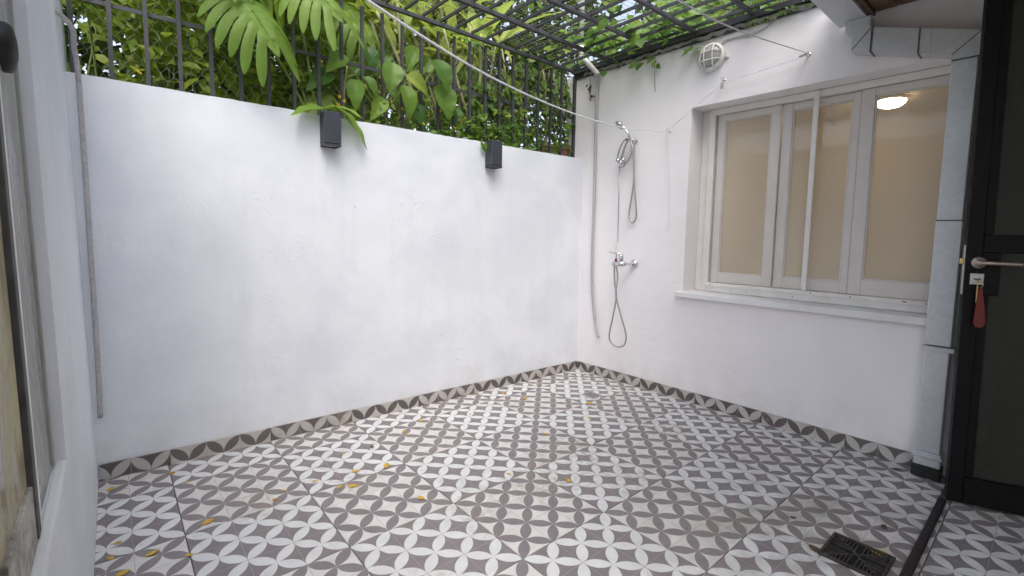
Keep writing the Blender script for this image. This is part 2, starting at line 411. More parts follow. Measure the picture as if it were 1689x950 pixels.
def tile_floor(root, ox, oy, ir, jr, clips, parity, holes=()):
    full = {}
    for i in ir:
        for j in jr:
            x0, y0 = ox+i*T, oy+j*T
            sq = [(GAP, GAP), (T-GAP, GAP), (T-GAP, T-GAP), (GAP, T-GAP)]
            poly = [(p[0]+x0, p[1]+y0) for p in sq]; n0 = list(poly)
            for c in clips:
                poly = clip_half(poly, *c)
                if len(poly) < 3: break
            if len(poly) < 3: continue
            area = abs(sum(poly[k-1][0]*poly[k][1]-poly[k][0]*poly[k-1][1] for k in range(len(poly))))/2
            if area < .0005: continue
            light = (i+j+parity) % 2 == 0; mt = M_t1 if light else M_t0
            if poly == n0:
                if light not in full: full[light] = slab_mesh("tile", sq, mt)
                me = full[light]
            else: me = slab_mesh("tile", [(p[0]-x0, p[1]-y0) for p in poly], mt)
            o = obj("tile", me, root, loc=Vector((x0, y0, rf.uniform(-.0006, .0006))))
g = MB(); g.add([(-3.4, YTH-.02, -.006), (.3, YTH-.02, -.006), (.3, .25, -.006), (-3.4, .25, -.006)], [(0,1,2,3)])
floor = structure("floor", g, M_grout)
LWX = lambda z: -3.111-.0167*z
tile_floor(floor, OX, OY, range(-4, 6), range(-4, 4),
   [(-1, 0, 3.111), (0, -1, -YTH), (-GN.x, -GN.y, -.001), (-HN.x, -HN.y, -.001)], 0)
# inside the doorway
g = MB(); g.add([(-3.6, -6.0, -.006), (.6, -6.0, -.006), (.6, YTH-.02, -.006), (-3.6, YTH-.02, -.006)], [(0,1,2,3)])
ifloor = structure("interior_floor", g, M_grout)
tile_floor(ifloor, -.455, -2.446-T*8, range(-7, 3), range(0, 9), [(0, 1, YTH-.028), (1, 0, .55)], 0)

# ------------------------------------------------------------------ garden wall (left), uneven hand-plastered face and top
GH = 1.795; GTH = .20
gw = thing("garden_wall", G(1.6, -.1, 0), "long white plastered garden wall topped by the black iron fence", "wall")
g = MB(); NA, NZ = 150, 70; A0, A1 = -.06, 3.16
def gpt(i, k):
    a = A0+(A1-A0)*i/NA; z = GH*k/NZ
    d = noise.noise(Vector((a*1.6, z*1.6, 3)))*.004+noise.noise(Vector((a*6, z*6, 9)))*.0016
    zz = z+(noise.noise(Vector((a*5, 0, 1)))*.003+noise.noise(Vector((a*30, 4, 1)))*.0028)*(1 if k == NZ else 0)
    return G(a, d-.003, zz)
vs = [gpt(i, k) for k in range(NZ+1) for i in range(NA+1)]
fs = [(k*(NA+1)+i, k*(NA+1)+i+1, (k+1)*(NA+1)+i+1, (k+1)*(NA+1)+i) for k in range(NZ) for i in range(NA)]
nb = len(vs)
for i in range(NA+1):
    a = A0+(A1-A0)*i/NA
    vs.append(gpt(i, NZ)); vs.append(G(a, -GTH, GH-.004)); vs.append(G(a, -GTH, 0))
for i in range(NA):
    q = nb+i*3; p = NZ*(NA+1)+i
    fs += [(q, q+3, q+4, q+1), (q+1, q+4, q+5, q+2)]
g.add(vs, fs); part("plaster", g, M_wall, gw, True, org=G(1.6, -.1, 0))

def skirting(root, F, U, joints, first_light, end):
    js = [0]+joints+[end]; light = first_light
    for k in range(len(js)-1):
        a0, a1 = js[k]+.0012, js[k+1]-.0012
        # phase: cells count back from the right-hand or left-hand joint
        org_a = js[k+1] if k == 0 else js[k]
        z0, z1, n0, n1, b_ = -.002, .0745, .0012, .0095, .0015
        mb = MB()
        fr = lambda a, n, z: Vector((a-org_a, -n, z))
        mb.box(fr, a0, a1, n0, n1, z0, z1, b_)
        me = mb.mesh("skirting_tile", M_s1 if light else M_s0)
        o = obj("skirting_tile", me, root)
        ax = Vector((U.x, U.y, 0)); nn = F(0, 1, 0)-F(0, 0, 0)
        M3 = Matrix(((ax.x, -nn.x, 0), (ax.y, -nn.y, 0), (0, 0, 1))).to_4x4()
        p = F(org_a, 0, .075)-wloc(root)
        # pattern origin at the top edge so that the petals make a V
        for v_ in me.vertices: v_.co.z -= .075
        o.matrix_local = Matrix.Translation(p) @ M3
        light = not light
skirting(gw, G, GU, [.188, .6315, 1.075, 1.5185, 1.962, 2.4055, 2.849], False, 3.108)

# ------------------------------------------------------------------ house wall (right) with window opening
def wall_hole(F, a0, a1, z0, z1, h, n0, n1):
    mb = MB(); A = [a0, h[0], h[1], a1]; Zs = [z0, h[2], h[3], z1]
    for n in (n0, n1):
        for i in range(3):
            for k in range(3):
                if i == 1 and k == 1: continue
                mb.add([F(A[i], n, Zs[k]), F(A[i+1], n, Zs[k]), F(A[i+1], n, Zs[k+1]), F(A[i], n, Zs[k+1])], [(0,1,2,3)])
    for (x0_, x1_, y0_, y1_) in ((a0, a1, z0, z1), h):
        mb.add([F(x, n, z) for n in (n0, n1) for (x, z) in ((x0_, y0_), (x1_, y0_), (x1_, y1_), (x0_, y1_))],
               [(0,1,5,4),(1,2,6,5),(2,3,7,6),(3,0,4,7)])
    return mb
hw = thing("house_wall", H(1.2, -.15, 0), "white painted brick house wall with the wide window and the shower", "wall")
WA0, WA1, WZ0, WZ1 = .952, 2.335, .775, 2.037
g = wall_hole(H, -.20, 2.405, 0, 2.49, (WA0, WA1, WZ0, WZ1), 0, -.26)
part("plaster", g, M_house, hw, org=H(1.2, -.15, 0))
g = MB(); g.box(H, 1.78, 2.405, .0, -.24, 2.492, 2.95); part("upper_wall", g, M_house, hw)
skirting(hw, H, HV, [.2005, .643, 1.0855, 1.528, 1.9705], False, 2.272)
g = MB(); g.box(H, .915, 2.35, .045, -.20, .735, .776, .006); part("window_sill", g, M_trim, hw)
# rough mortar lip along the head of the wall
g = MB(); rr = random.Random(8)
pts = [H(a, .012, 2.478+rr.uniform(-.012, .010)) for a in [i*.03 for i in range(0, 60)]]
g.tube(pts, [rr.uniform(.010, .020) for _ in pts], 6); part("mortar_edge", g, M_concrete, hw, True)

# window
win = thing("sliding_window", H(1.62, -.16, WZ0), "wide three-sash sliding window with taupe frames and a white centre bar", "window")
g = MB(); d0, d1 = -.150, -.215
g.box(H, WA0+.002, 1.012, -.165, -.235, WZ0+.003, WZ1-.002, .003); part("side_post", g, M_framew, win)
g = MB(); g.box(H, 1.014, 1.058, -.140, -.235, WZ0+.003, WZ1-.002, .003); part("outer_frame", g, M_framew, win)
g = MB(); g.box(H, 1.0585, 2.333, -.135, -.235, 1.994, WZ1-.002, .004); part("head_frame", g, M_framew, win)
g = MB(); g.box(H, 1.0585, 2.333, -.125, -.235, WZ0+.003, .842, .005); o = part("bottom_frame", g, M_framew, win)
g = MB(); g.box(H, 1.041, 2.333, -.118, -.1245, .818, .828, .002); part("screen_track", g, M_framew, o)
rr = random.Random(3)
g = MB()
for k in range(14):
    a = rr.uniform(1.05, 2.25); z = rr.choice((.842, .83, .80)); s_ = rr.uniform(.003, .006)
    g.lathe(H(a, -.1248 if z < .842 else -.14, z), HN if z < .842 else Vector((0,0,1)), [(s_, -.001), (s_*.8, .0012), (0, .0014)], 7)
part("rust_spots", g, M_rust, o)
def sash(a0, a1, n, gl0, gl1, zb, zt):
    z0, z1 = .844, 1.992
    s_ = MB()
    s_.box(H, a0, gl0, n, n-.032, z0, z1, .003); s_.box(H, gl1, a1, n, n-.032, z0, z1, .003)
    s_.box(H, gl0-.002, gl1+.002, n-.001, n-.031, z0+.001, zb, .003); s_.box(H, gl0-.002, gl1+.002, n-.001, n-.031, zt, z1-.001, .003)
    o = part("sash", s_, M_frame, win)
    bd = MB()
    for q0, q1, y0_, y1_ in ((gl0, gl0+.008, zb, zt), (gl1-.008, gl1, zb, zt), (gl0+.008, gl1-.008, zb, zb+.008), (gl0+.008, gl1-.008, zt-.008, zt)):
        bd.box(H, q0, q1, n-.006, n-.014, y0_, y1_, .002)
    part("glazing_bead", bd, M_frame, o)
    p = MB(); p.box(H, gl0-.004, gl1+.004, n-.0145, n-.0185, zb-.004, zt+.004); part("pane", p, M_pane, o)
sash(1.075, 1.474, -.150, 1.125, 1.418, .912, 1.950)
sash(1.474+.004, 1.884, -.166, 1.535, 1.846, .912, 1.950)
sash(1.884+.004, 2.331, -.150, 1.952, 2.29, .932, 1.950)
g = MB(); g.box(H, 1.0585, 1.0735, -.175, -.2, .843, 1.989); part("frame_groove", g, M_frame, win)
g = MB(); g.box(H, 1.657, 1.686, -.122, -.1345, .8435, 2.030, .003); o = part("centre_bar", g, M_framew, win)
g = MB()
for k in range(9): g.lathe(H(1.6715, -.1222, .90+k*.13), HN, [(.0022, -.001), (.0018, .0008), (0, .0010)], 8)
part("screw", g, M_conduit, o)

# room behind the window: beige walls, lit ceiling lamp
rm = thing("beige_room", H(1.6, -1.6, 0), "beige painted room seen behind the window panes", "room")
def rbox(nm, a0, a1, n0, n1, z0, z1, mt): g = MB(); g.box(H, a0, a1, n0, n1, z0, z1); part(nm, g, mt, rm)
rbox("back_wall", -.1, 3.5, -2.60, -2.66, 0, 2.33, M_room)
rbox("side_wall", -.16, -.1, -.262, -2.60, 0, 2.33, M_room); rbox("side_wall", 3.5, 3.56, -.262, -2.60, 0, 2.33, M_room)
rbox("ceiling", -.1, 3.5, -.262, -2.60, 2.33, 2.39, M_roomw); rbox("room_floor", -.1, 3.5, -.262, -2.60, -.02, .0, M_brown)
rbox("front_wall", 2.407, 3.5, -.2, -.26, 0, 2.33, M_room)
cl = thing("ceiling_lamp", W(1.88, -1.665, 2.329), "lit round ceiling lamp glowing behind the right-hand pane", "lamp")
g = MB(); g.lathe((1.88, -1.665, 2.329), (0,0,-1), [(0, .080),(.04,.078),(.075,.066),(.095,.045),(.10,.025)], 28); part("shade", g, M_bulb, cl, True)
g = MB(); g.lathe((1.88, -1.665, 2.329), (0,0,-1), [(.103, .025), (.105, .0), (0, 0)], 28); part("mount", g, M_framew, cl, True)

# ------------------------------------------------------------------ left wall, slightly leaning, with weathered window
def L(a, n, z):  # a: y coordinate, n: into the yard, z
    return Vector((LWX(z)+n, a, z))
lw = thing("side_wall", W(-3.2, -1.0, 0), "white side wall with the weathered window and grey hose", "wall")
LY0, LY1 = -2.40, .36
g = wall_hole(L, LY0, LY1, 0, 2.28, (-2.32, -1.228, .612, 2.22), 0, -.20)
part("plaster", g, M_wall, lw, org=W(-3.2, -1.0, 0))
g = MB(); g.box(L, -2.318, -1.2285, -.020, .001, .590, .6135, .004); part("window_sill", g, M_trim, lw)
lwin = thing("weathered_window", W(-3.16, -1.7, .612), "weathered grey metal window with smeared panes in the side wall", "window")
for nm, y0, y1, n0, n1, z0, z1, mt_ in (
    ("jamb_strip", -1.2300, -1.262, -.0195, -.055, .616, 2.218, M_aludark), ("stile", -1.2625, -1.280, -.0165, -.045, .622, 2.19, M_alu),  # first dark strip paints the shaded, grimy plaster reveal
    ("stile", -1.540, -1.563, -.0140, -.045, .620, 2.19, M_framew), ("stile", -1.5635, -1.598, -.0135, -.050, .618, 2.20, M_aludark),
    ("jamb_strip", -2.29, -2.318, -.020, -.055, .616, 2.218, M_alu), ("rail", -1.2805, -1.5395, -.0205, -.045, .616, .632, M_alu),
    ("rail", -1.5985, -2.289, -.0155, -.050, .616, .715, M_chip), ("rail", -1.2805, -1.5395, -.017, -.045, 2.192, 2.218, M_alu), ("rail", -1.5985, -2.289, -.017, -.045, 2.202, 2.218, M_alu)):
    g = MB(); g.box(L, y0, y1, n0, n1, z0, z1, .002); part(nm, g, mt_, lwin)
g = MB(); g.box(L, -1.2802, -1.5398, -.022, -.026, .6325, 2.191); part("pane", g, M_dirtyglass, lwin)
g = MB(); g.box(L, -1.5982, -2.2895, -.022, -.026, .7155, 2.201); part("pane", g, M_yellowglass, lwin)
g = MB(); pts = []
NC = 70
for i in range(NC+1):
    y = -1.25-1.04*i/NC; dx = -.13+.018*math.sin(i*1.1)+.008*math.sin(i*2.7)
    pts += [W(-3.111+dx, y, .62), W(-3.13+dx*1.05, y, 2.2)]
g.add(pts, [(2*i, 2*i+2, 2*i+3, 2*i+1) for i in range(NC)])
cu = single("curtain", g, M_curtain, "pale beige curtain hanging behind the weathered window", "curtain", smooth=True)
g = MB(); g.lathe(L(-1.43, -.0218, 1.462), (1,0,0), [(.043, .0), (.043, .010), (.038, .016), (.02, .020), (0, .021)], 28)
kn = single("window_knob", g, M_rubber, "round black knob on the smeared pane of the weathered window", "knob", smooth=True)
g = MB(); g.box(W, -3.9, -3.32, -2.42, .36, 0, .04); g.box(W, -3.96, -3.9, -2.42, .36, 0, 2.28); g.box(W, -3.9, -3.32, .30, .36, .042, 2.28); g.box(W, -3.9, -3.32, -2.42, -2.36, .042, 2.28); g.box(W, -3.9, -3.32, -2.36, .30, 2.24, 2.28)
single("side_room", g, M_room, "dim beige room behind the weathered window", "room")

# ------------------------------------------------------------------ doorway side: eave, gutter, room behind the camera
ev = thing("eave", W(-1.5, -2.2, 2.32), "wooden eave with brown boarded underside above the doorway", "eave")
rr = random.Random(21)
for k in range(5):
    g = MB(); y0 = -1.962-k*.092; g.box(W, -2.3, .02+.002*k, y0-.0905, y0, 2.330+rr.uniform(-.001,.001), 2.352, .003); part("board", g, M_brown, ev)
g = MB(); g.box(W, -2.3, .028, -1.935, -1.958, 2.315, 2.47, .003); part("fascia", g, M_brown, ev)
g = MB(); g.box(W, -2.3, .4, -1.94, -2.42, 2.475, 2.53, .004); part("roof_sheet", g, M_concrete, ev)
gt = thing("roof_gutter", W(-2.3, -1.87, 2.3), "galvanised box gutter hanging along the brown eave", "gutter")
g = MB()
g.box(W, -2.3, .030, -1.934, -1.800, 2.300, 2.308); g.box(W, -2.3, .030, -1.806, -1.800, 2.309, 2.440); g.box(W, -2.3, .030, -1.934, -1.929, 2.309, 2.44)
part("trough", g, M_galv, gt)
g = MB(); g.tube([W(-2.3, -1.797, 2.441), W(.03, -1.797, 2.441)], .008, 8); part("rolled_lip", g, M_galv, gt)
for x in (-.55, -1.3):
    g = MB(); g.box(W, x, x+.03, -1.936, -1.796, 2.296, 2.2995); part("bracket", g, M_galv, gt)

bh = thing("unseen_rear_house", W(-2.3, -4.2, 0), "unseen house room behind the doorway, its extent shaped for the light", "house")  # unseen room behind the camera, extent set to block and admit light
def bbox(nm, *a, mt=M_soffit): g = MB(); g.box(W, *a); part(nm, g, mt, bh)
bbox("ceiling", -2.75, .56, -4.2, -2.425, 2.40, 2.46); bbox("side_wall", .56, .62, -4.2, -2.425, 0, 2.53)
bbox("back_wall", -2.75, .56, -4.26, -4.2, 0, 2.53); bbox("lintel", -2.75, .56, -2.60, -2.425, 2.22, 2.398); bbox("roof", -2.75, .6, -4.2, -2.425, 2.535, 2.6, mt=M_concrete)

th = MB(); th.box(W, -3.08, -.262, YTH-.030, YTH-.002, -.004, .016, .003)
single("door_threshold", th, M_steel_red, "dark oxide-brown steel threshold strip crossing the tiled floor", "threshold")

# ------------------------------------------------------------------ down pipe and wall duct
dp = thing("downpipe", H(2.32, .06, 0), "galvanised rectangular downpipe with elbow duct beside the window", "downpipe")
def duct(mb, p0, p1, wid0, wid1, n0, n1):
    # sloping box lying on the wall between (a,z) p0 and p1; wid = height
    vs = []
    for (a, z), hgt in ((p0, wid0), (p1, wid1)):
        for n in (n0, n1): vs += [H(a, n, z), H(a, n, z+hgt)]
    mb.add(vs, [(0,1,3,2),(4,6,7,5),(0,2,6,4),(1,5,7,3),(0,4,5,1),(2,3,7,6)])
g = MB(); duct(g, (1.880, 2.140), (1.965, 2.116), .160, .118, .003, .092); el = part("elbow", g, M_galv, dp)
g = MB(); g.box(H, 1.845, 1.955, .004, .090, 2.245, 2.299, .003); part("outlet", g, M_galv, dp)
g = MB(); duct(g, (1.966, 2.1157), (2.20, 2.042), .118, .116, .003, .090); part("duct", g, M_galv, dp)
g = MB(); duct(g, (1.960, 2.113), (1.968, 2.111), .124, .124, .0015, .0935); part("seam", g, M_seam, dp); g = MB(); duct(g, (2.152, 2.0535), (2.158, 2.0515), .122, .122, .0015, .0935); part("seam", g, M_seam, dp)
g = MB(); duct(g, (2.2005, 2.042), (2.278, 2.018), .116, .114, .003, .0885)
vs = [H(a, n, z) for n in (.003, .0885) for (a, z) in ((2.2785, 2.018), (2.2785, 2.132), (2.372, 2.100), (2.372, 1.990), (2.2785, 1.990))]
g.add(vs, [(0,1,2,3,4),(9,8,7,6,5),(0,5,6,1),(1,6,7,2),(2,7,8,3),(3,8,9,4),(4,9,5,0)]); part("elbow", g, M_galv, dp)
def strip(p, q, n0, n1, wd):
    mb = MB(); d = Vector((q[0]-p[0], q[1]-p[1])).normalized(); e = Vector((-d.y, d.x))*wd*.5
    pts = [(p[0]+e.x, p[1]+e.y), (q[0]+e.x, q[1]+e.y), (q[0]-e.x, q[1]-e.y), (p[0]-e.x, p[1]-e.y)]
    mb.add([H(a, n, z) for n in (n0, n1) for a, z in pts], [(0,1,2,3),(7,6,5,4),(0,4,5,1),(1,5,6,2),(2,6,7,3),(3,7,4,0)]); part("seam", mb, M_seam, dp)
strip((1.882, 2.142), (1.958, 2.232), .0905, .0940, .004); strip((2.2785, 2.016), (2.370, 2.098), .086, .0900, .004); strip((2.279, 1.990), (2.371, 1.990), .0875, .0905, .005); strip((2.277, 1.254), (2.373, 1.254), .0890, .0930, .006)
segs = [(1.989, 1.250, 0), (1.258, .655, .0025), (.655-.006, .125, 0)]
for k, (z1, z0, e) in enumerate(segs):
    g = MB(); g.box(H, 2.279-e, 2.371+e, .003, .089+e, z0, z1, .004); part("pipe_section", g, M_galv, dp)
g = MB(); g.box(H, 2.268, 2.386, .002, .096, .628, .650, .002); part("strap", g, M_galv, dp)
g = MB(); g.lathe(H(2.325, .0965, .639), HN, [(.006, 0), (.005, .004), (0, .005)], 8); part("screw", g, M_galv, dp)
g = MB(); g.box(H, 2.2735, 2.3765, .002, .0945, .055, .1245, .004); part("shoe", g, M_galv, dp)
g = MB(); g.box(H, 2.266, 2.384, .002, .103, .096, .112, .004); part("strap", g, M_galv, dp)
g = MB(); g.box(H, 2.270, 2.380, .004, .110, .002, .0545, .004); part("foot", g, M_rubber, dp)

# ------------------------------------------------------------------ door leaf
DP = Vector((-.262, -2.432, 0)); DD = Vector((.09, -.233, 0)).normalized(); DN = Vector((-DD.y, DD.x, 0))
if DN.x > 0: DN = -DN
def D(s_, n, z): v = DP+DD*s_+DN*n; return Vector((v.x-.012*z/1.0*.6, v.y+.020*z*.6, z))
dr = thing("door_leaf", D(.35, 0, 0), "open black steel door with dark glass panes and a lever handle", "door")
g = MB(); g.box(D, 0, .052, 0, -.042, .012, 2.20, .003); part("lock_stile", g, M_steel, dr)
g = MB(); g.box(D, .70, .76, 0, -.042, .012, 2.20, .003); part("hinge_stile", g, M_steel, dr)
for nm, z0, z1 in (("bottom_rail", .012, .13), ("middle_rail", 1.11, 1.186), ("top_rail", 2.13, 2.20)):
    g = MB(); g.box(D, .0525, .6995, -.001, -.041, z0, z1, .003); part(nm, g, M_steel, dr)
for z0, z1 in ((.1305, 1.1095), (1.1865, 2.1295)):
    for b0, b1 in ((.0525, .084), (.668, .6995)):
        g = MB(); g.box(D, b0, b1, -.010, -.032, z0, z1, .002); part("glazing_bead", g, M_steel, dr)
    g = MB(); g.box(D, .080, .672, -.019, -.024, z0+.001, z1-.001); part("pane", g, M_doorglass, dr)
g = MB(); g.box(D, .0522, .110, .0008, -.043, .93, 1.11, .002); part("lock_box", g, M_steel, dr)
g = MB(); g.box(D, -.0025, .0, -.010, -.032, .93, 1.14, .001); o = part("lock_faceplate", g, M_lock, dr)
g = MB(); g.box(D, -.016, -.0026, -.014, -.028, 1.06, 1.085, .002); part("latch_bolt", g, M_brass, o)
g = MB(); g.lathe(D(.040, 0, 1.068), DN, [(.0245, .0), (.0245, .005), (.021, .008), (.010, .009), (.009, .034), (0, .035)], 24)
h = part("handle_rose", g, M_satin, dr, True)
g = MB(); g.tube(spline([D(.040, .030, 1.068), D(.060, .036, 1.068), D(.11, .036, 1.067), D(.165, .034, 1.066)], 5), .0085, 10); part("lever", g, M_satin, h, True)
g = MB(); g.box(D, .016, .060, .0015, .0050, .975, 1.022, .004); e_ = part("lock_plate", g, M_lock, dr)
g = MB(); g.box(D, .027, .050, .0051, .0062, .996, 1.001); part("keyhole", g, M_rubber, e_)
kt = thing("key_tag", D(.043, .02, .80), "red plastic tag on a key hanging from the lock", "key tag")
g = MB(); g.box(D, .036, .048, .0065, .034, .990, .993); part("key", g, M_brass, kt)
g = MB(); g.tube([D(.042+.010*math.cos(t_), .03, .978+.012*math.sin(t_)) for t_ in [i*math.pi/8 for i in range(16)]], .0012, 6, closed=True); part("ring", g, M_brass, kt, True)
g = MB()
pl = [(.040, .962), (.050, .962), (.064, .86), (.068, .815), (.058, .797), (.038, .797), (.030, .815), (.034, .88)]
vs = [D(a, n, z) for n in (.024, .031) for a, z in pl]; n_ = len(pl)
g.add(vs, [tuple(range(n_)), tuple(range(2*n_-1, n_-1, -1))]+[(i, (i+1) % n_, n_+(i+1) % n_, n_+i) for i in range(n_)]); part("tag", g, M_red, kt)
g = MB(); g.box(D, .033, .037, .022, .026, .90, .975); part("key", g, M_brass, kt)

# ------------------------------------------------------------------ iron fence on the garden wall
fn = thing("iron_fence", G(1.5, -.11, GH), "black iron bar fence with wire netting on top of the garden wall", "fence")
FZ1 = 2.492; BS = .1288
mb = MB(); mb.box(W, -.0085, .0085, -.0085, .0085, -.02, FZ1-GH); bar_me = mb.mesh("bar", M_iron)
rr = random.Random(2)
FR = Matrix(((GU.x, GN.x, 0), (GU.y, GN.y, 0), (0, 0, 1))).to_4x4()
g = MB(); g.box(G, -.008, .022, -.095, -.125, GH-.01, 2.491, .003); part('end_post', g, M_iron, fn)
base = wloc(fn)
for k in range(1, 25):
    a = .030+BS*k+rr.uniform(-.003, .003)
    p = G(a, -.11, GH)-base
    obj("bar", bar_me, fn, M=Matrix.Translation(p) @ FR @ Matrix.Rotation(rr.uniform(-.006, .006), 4, 'Y'))
g = MB(); g.box(G, -.02, 3.16, -.101, -.1, 2.140, 2.155); g = MB(); g.box(G, -.02, 3.16, -.1190, -.1250, 2.139, 2.158); part("rail", g, M_iron, fn)
def netting(F, a0, a1, b0, b1, cell, r, depth=.01):
    g = MB(); h_ = cell*.5; rows = int((b1-b0)/(cell*.86)); cols = int((a1-a0)/cell)
    rn = random.Random(4)
    def J(a, b): 
        q = noise.noise(Vector((a*4, b*4, 2)))
        return F(a+noise.noise(Vector((a*9, b*9, 0)))*.008, q*depth, b+noise.noise(Vector((a*9, b*9, 5)))*.008)
    for j in range(rows):
        for i in range(cols):
            x = a0+i*cell+(h_ if j % 2 else 0); y = b0+j*cell*.86
            c = J(x, y); u = J(x, y+cell*.28)
            for q in (u,): g.tube([c, q], r, 3, caps=False)
            nx = J(x+h_, y+cell*.86); px = J(x-h_, y+cell*.86)
            g.tube([u, nx], r, 3, caps=False); g.tube([u, px], r, 3, caps=False)
    return g
g = netting(lambda a, n, z: G(a, -.128+n*.6, z), -.02, 3.15, 1.80, 2.50, .048, .00055)
o = part("wire_netting", g, M_wire, fn); o["kind"] = "stuff"

# ------------------------------------------------------------------ pergola of beams and bars
pg = thing("pergola", W(-1.5, -.8, 2.5), "black steel pergola grid with wire netting over the yard", "pergola")
base = wloc(pg)
for k, y in enumerate((.105, -.262, -.622, -.969, -1.341, -1.70)):
    g = MB(); g.box(W, -3.12, .0-.022*y-.004, y-.011, y+.011, 2.506, 2.532, .003); part("beam", g, M_iron, pg)
mb = MB(); mb.box(W, -.006, .006, -1.84, .0, -.0095, .0075); pb = mb.mesh("bar", M_iron)
for k in range(24):
    x = -.045-.1275*k
    obj("bar", pb, pg, M=Matrix.Translation(Vector((x, .118, 2.542))-base) @ Matrix.Rotation(rr.uniform(-.004, .004), 4, 'Z'))
g = MB(); g.box(H, -.11, 1.72, .004, .040, 2.4925, 2.5305, .002); g.box(H, -.11, 1.72, .0045, .010, 2.455, 2.492, 0); part("wall_angle", g, M_iron, pg)
# netting of straight wires lying on the bars
g = MB(); rn = random.Random(6)
y = .10
while y > -1.70:
    pts = [W(-3.1+.31*i, y+rn.uniform(-.006, .006), 2.557+rn.uniform(-.003, .004)) for i in range(11)]
    g.tube(pts, .0010, 3, caps=False); y -= .036
x = -.02
while x > -3.1:
    g.tube([W(x+rn.uniform(-.004, .004), .1-.3*i, 2.558) for i in range(7)], .0007, 3, caps=False); x -= .05
o = part("wire_netting", g, M_wire, pg); o["kind"] = "stuff"

# ------------------------------------------------------------------ wall sconces
def sconce(a, label):
    t = thing("wall_sconce", G(a, 0, 1.61), label, "wall lamp", "charcoal box sconces on the garden wall")
    g = MB(); z0, z1, w_ = 1.617, 1.803, .045
    g.box(G, a-w_, a+w_, .004, .088, z0+.012, z1, .004); part("housing", g, M_sconce, t)
    g = MB()
    for q in ((a-w_+.0005, a-w_+.006, .0045, .0875), (a+w_-.006, a+w_-.0005, .0045, .0875), (a-w_+.0065, a+w_-.0065, .0815, .0875), (a-w_+.0065, a+w_-.0065, .0045, .0105)):
        g.box(G, *q, z0, z0+.0115)
    part("lower_rim", g, M_sconce, t)
    g = MB(); g.box(G, a-w_+.007, a+w_-.007, .011, .081, z0+.007, z0+.0115); part("diffuser", g, M_lampglass, t)
    g = MB(); g.box(G, a-w_+.01, a+w_-.01, -.003, .0035, z0+.03, z1-.02); part("back_plate", g, M_sconce, t)
sconce(2.076, "charcoal box sconce half covered by a drooping green leaf")
sconce(.957, "charcoal box sconce under the yellow flowers with no leaf over it")

# ------------------------------------------------------------------ bulkhead lamp
bl = thing("bulkhead_lamp", H(1.086, 0, 2.24), "round white caged bulkhead lamp on the house wall", "wall lamp")
c = H(1.086, .0, 2.332)
g = MB(); g.lathe(c, HN, [(.080, .001), (.086, .006), (.088, .026), (.086, .036), (.076, .042), (.068, .040), (.066, .032), (.066, .010), (0, .008)], 36); part("base_ring", g, M_lampring, bl, True)
g = MB(); g.lathe(c+HN*.034, HN, [(.066, 0), (.064, .010), (.055, .020), (.040, .027), (.020, .031), (0, .032)], 30); part("glass_dome", g, M_lampglass, bl, True)
g = MB(); g.lathe(c+HN*.010, HN, [(.012, .0), (.014, .008), (.022, .018), (.024, .028), (.018, .040), (0, .046)], 16); part("bulb", g, M_lampring, bl, True)
def cage(mb, off, horiz):
    pts = []
    for i in range(13):
        t_ = -1+i/6; rr_ = math.sqrt(max(.076**2-off*off, 0)); p = t_*rr_
        hgt = .040+.036*math.sqrt(max(0, 1-(p*p+off*off)/.0765**2))
        pts.append(c+HN*hgt+(HV*p+Vector((0,0,off)) if horiz else HV*off+Vector((0,0,p))))
    mb.tube(pts, .0038, 7)
for off in (-.028, .028):
    g = MB(); cage(g, off, True); part("cage_bar", g, M_lampring, bl, True)
    g = MB(); cage(g, off, False); part("cage_bar", g, M_lampring, bl, True)
for s_ in (-1, 1):
    g = MB(); g.lathe(c+HV*(.096*s_)+Vector((0,0,.02*-s_)), HN, [(.013, .001), (.013, .010), (.006, .011), (.005, .016), (0, .017)], 14); part("fixing_lug", g, M_lampring, bl, True)
g = MB(); g.tube(spline([H(1.140, .012, 2.398), H(1.17, .009, 2.418), H(1.238, .008, 2.418), H(1.331, .008, 2.410), H(1.418, .008, 2.428), H(1.476, .010, 2.474), H(1.49, .02, 2.51), H(1.5, .03, 2.56)], 6), .0048, 8)
single("lamp_cable", g, M_conduit, "grey cable curving up from the bulkhead lamp", "cable", smooth=True)

# ------------------------------------------------------------------ hooks, pulley, clothes lines
def hook(a, z, label, tilt=0, pulley=False):
    t = thing("wall_hook", H(a, 0, z), label, "hook")
    g = MB(); g.lathe(H(a, .0, z), HN, [(.011, .001), (.010, .004), (0, .005)], 12); part("plate", g, M_chrome, t, True)
    g = MB(); g.tube([H(a, .003, z), H(a, .022, z)], .0032, 8); g.tube([H(a, .034+.011*math.cos(q), z+.011*math.sin(q)) for q in [i*math.pi/8 for i in range(-8, 8)]], .0028, 7, closed=True)
    part("eye", g, M_chrome, t, True)
    if pulley:
        g = MB(); g.box(H, a-.007, a+.007, .026, .042, z-.062, z-.018, .005); part("pulley", g, M_wire, t)
hook(1.655, 2.204, "metal eye hook holding the upper clothes line nearest the gutter")
hook(1.171, 2.172, "metal hook with small pulley below the bulkhead lamp", pulley=True)
hook(.795, 1.905, "metal eye hook with a loose cord tail beside the shower")
hook_l = [(-3.13, -1.25, 2.20), (-3.135, -1.655, 2.19)]
cord = spline([W(-3.142, -1.25, 2.17), W(-2.75, -1.195, 2.01), W(-2.356, -1.137, 1.905), W(-1.811, -1.057, 1.814), W(-1.2, -.968, 1.785), W(-.6, -.88, 1.812), H(.795, .036, 1.898)], 8)
g = MB(); g.tube(cord, [.0056-.0028*i/(len(cord)-1) for i in range(len(cord))], 8)
single("clothes_line", g, M_rope, "white clothes line sagging in front of the iron fence to the shower hook", "clothes line", smooth=True)
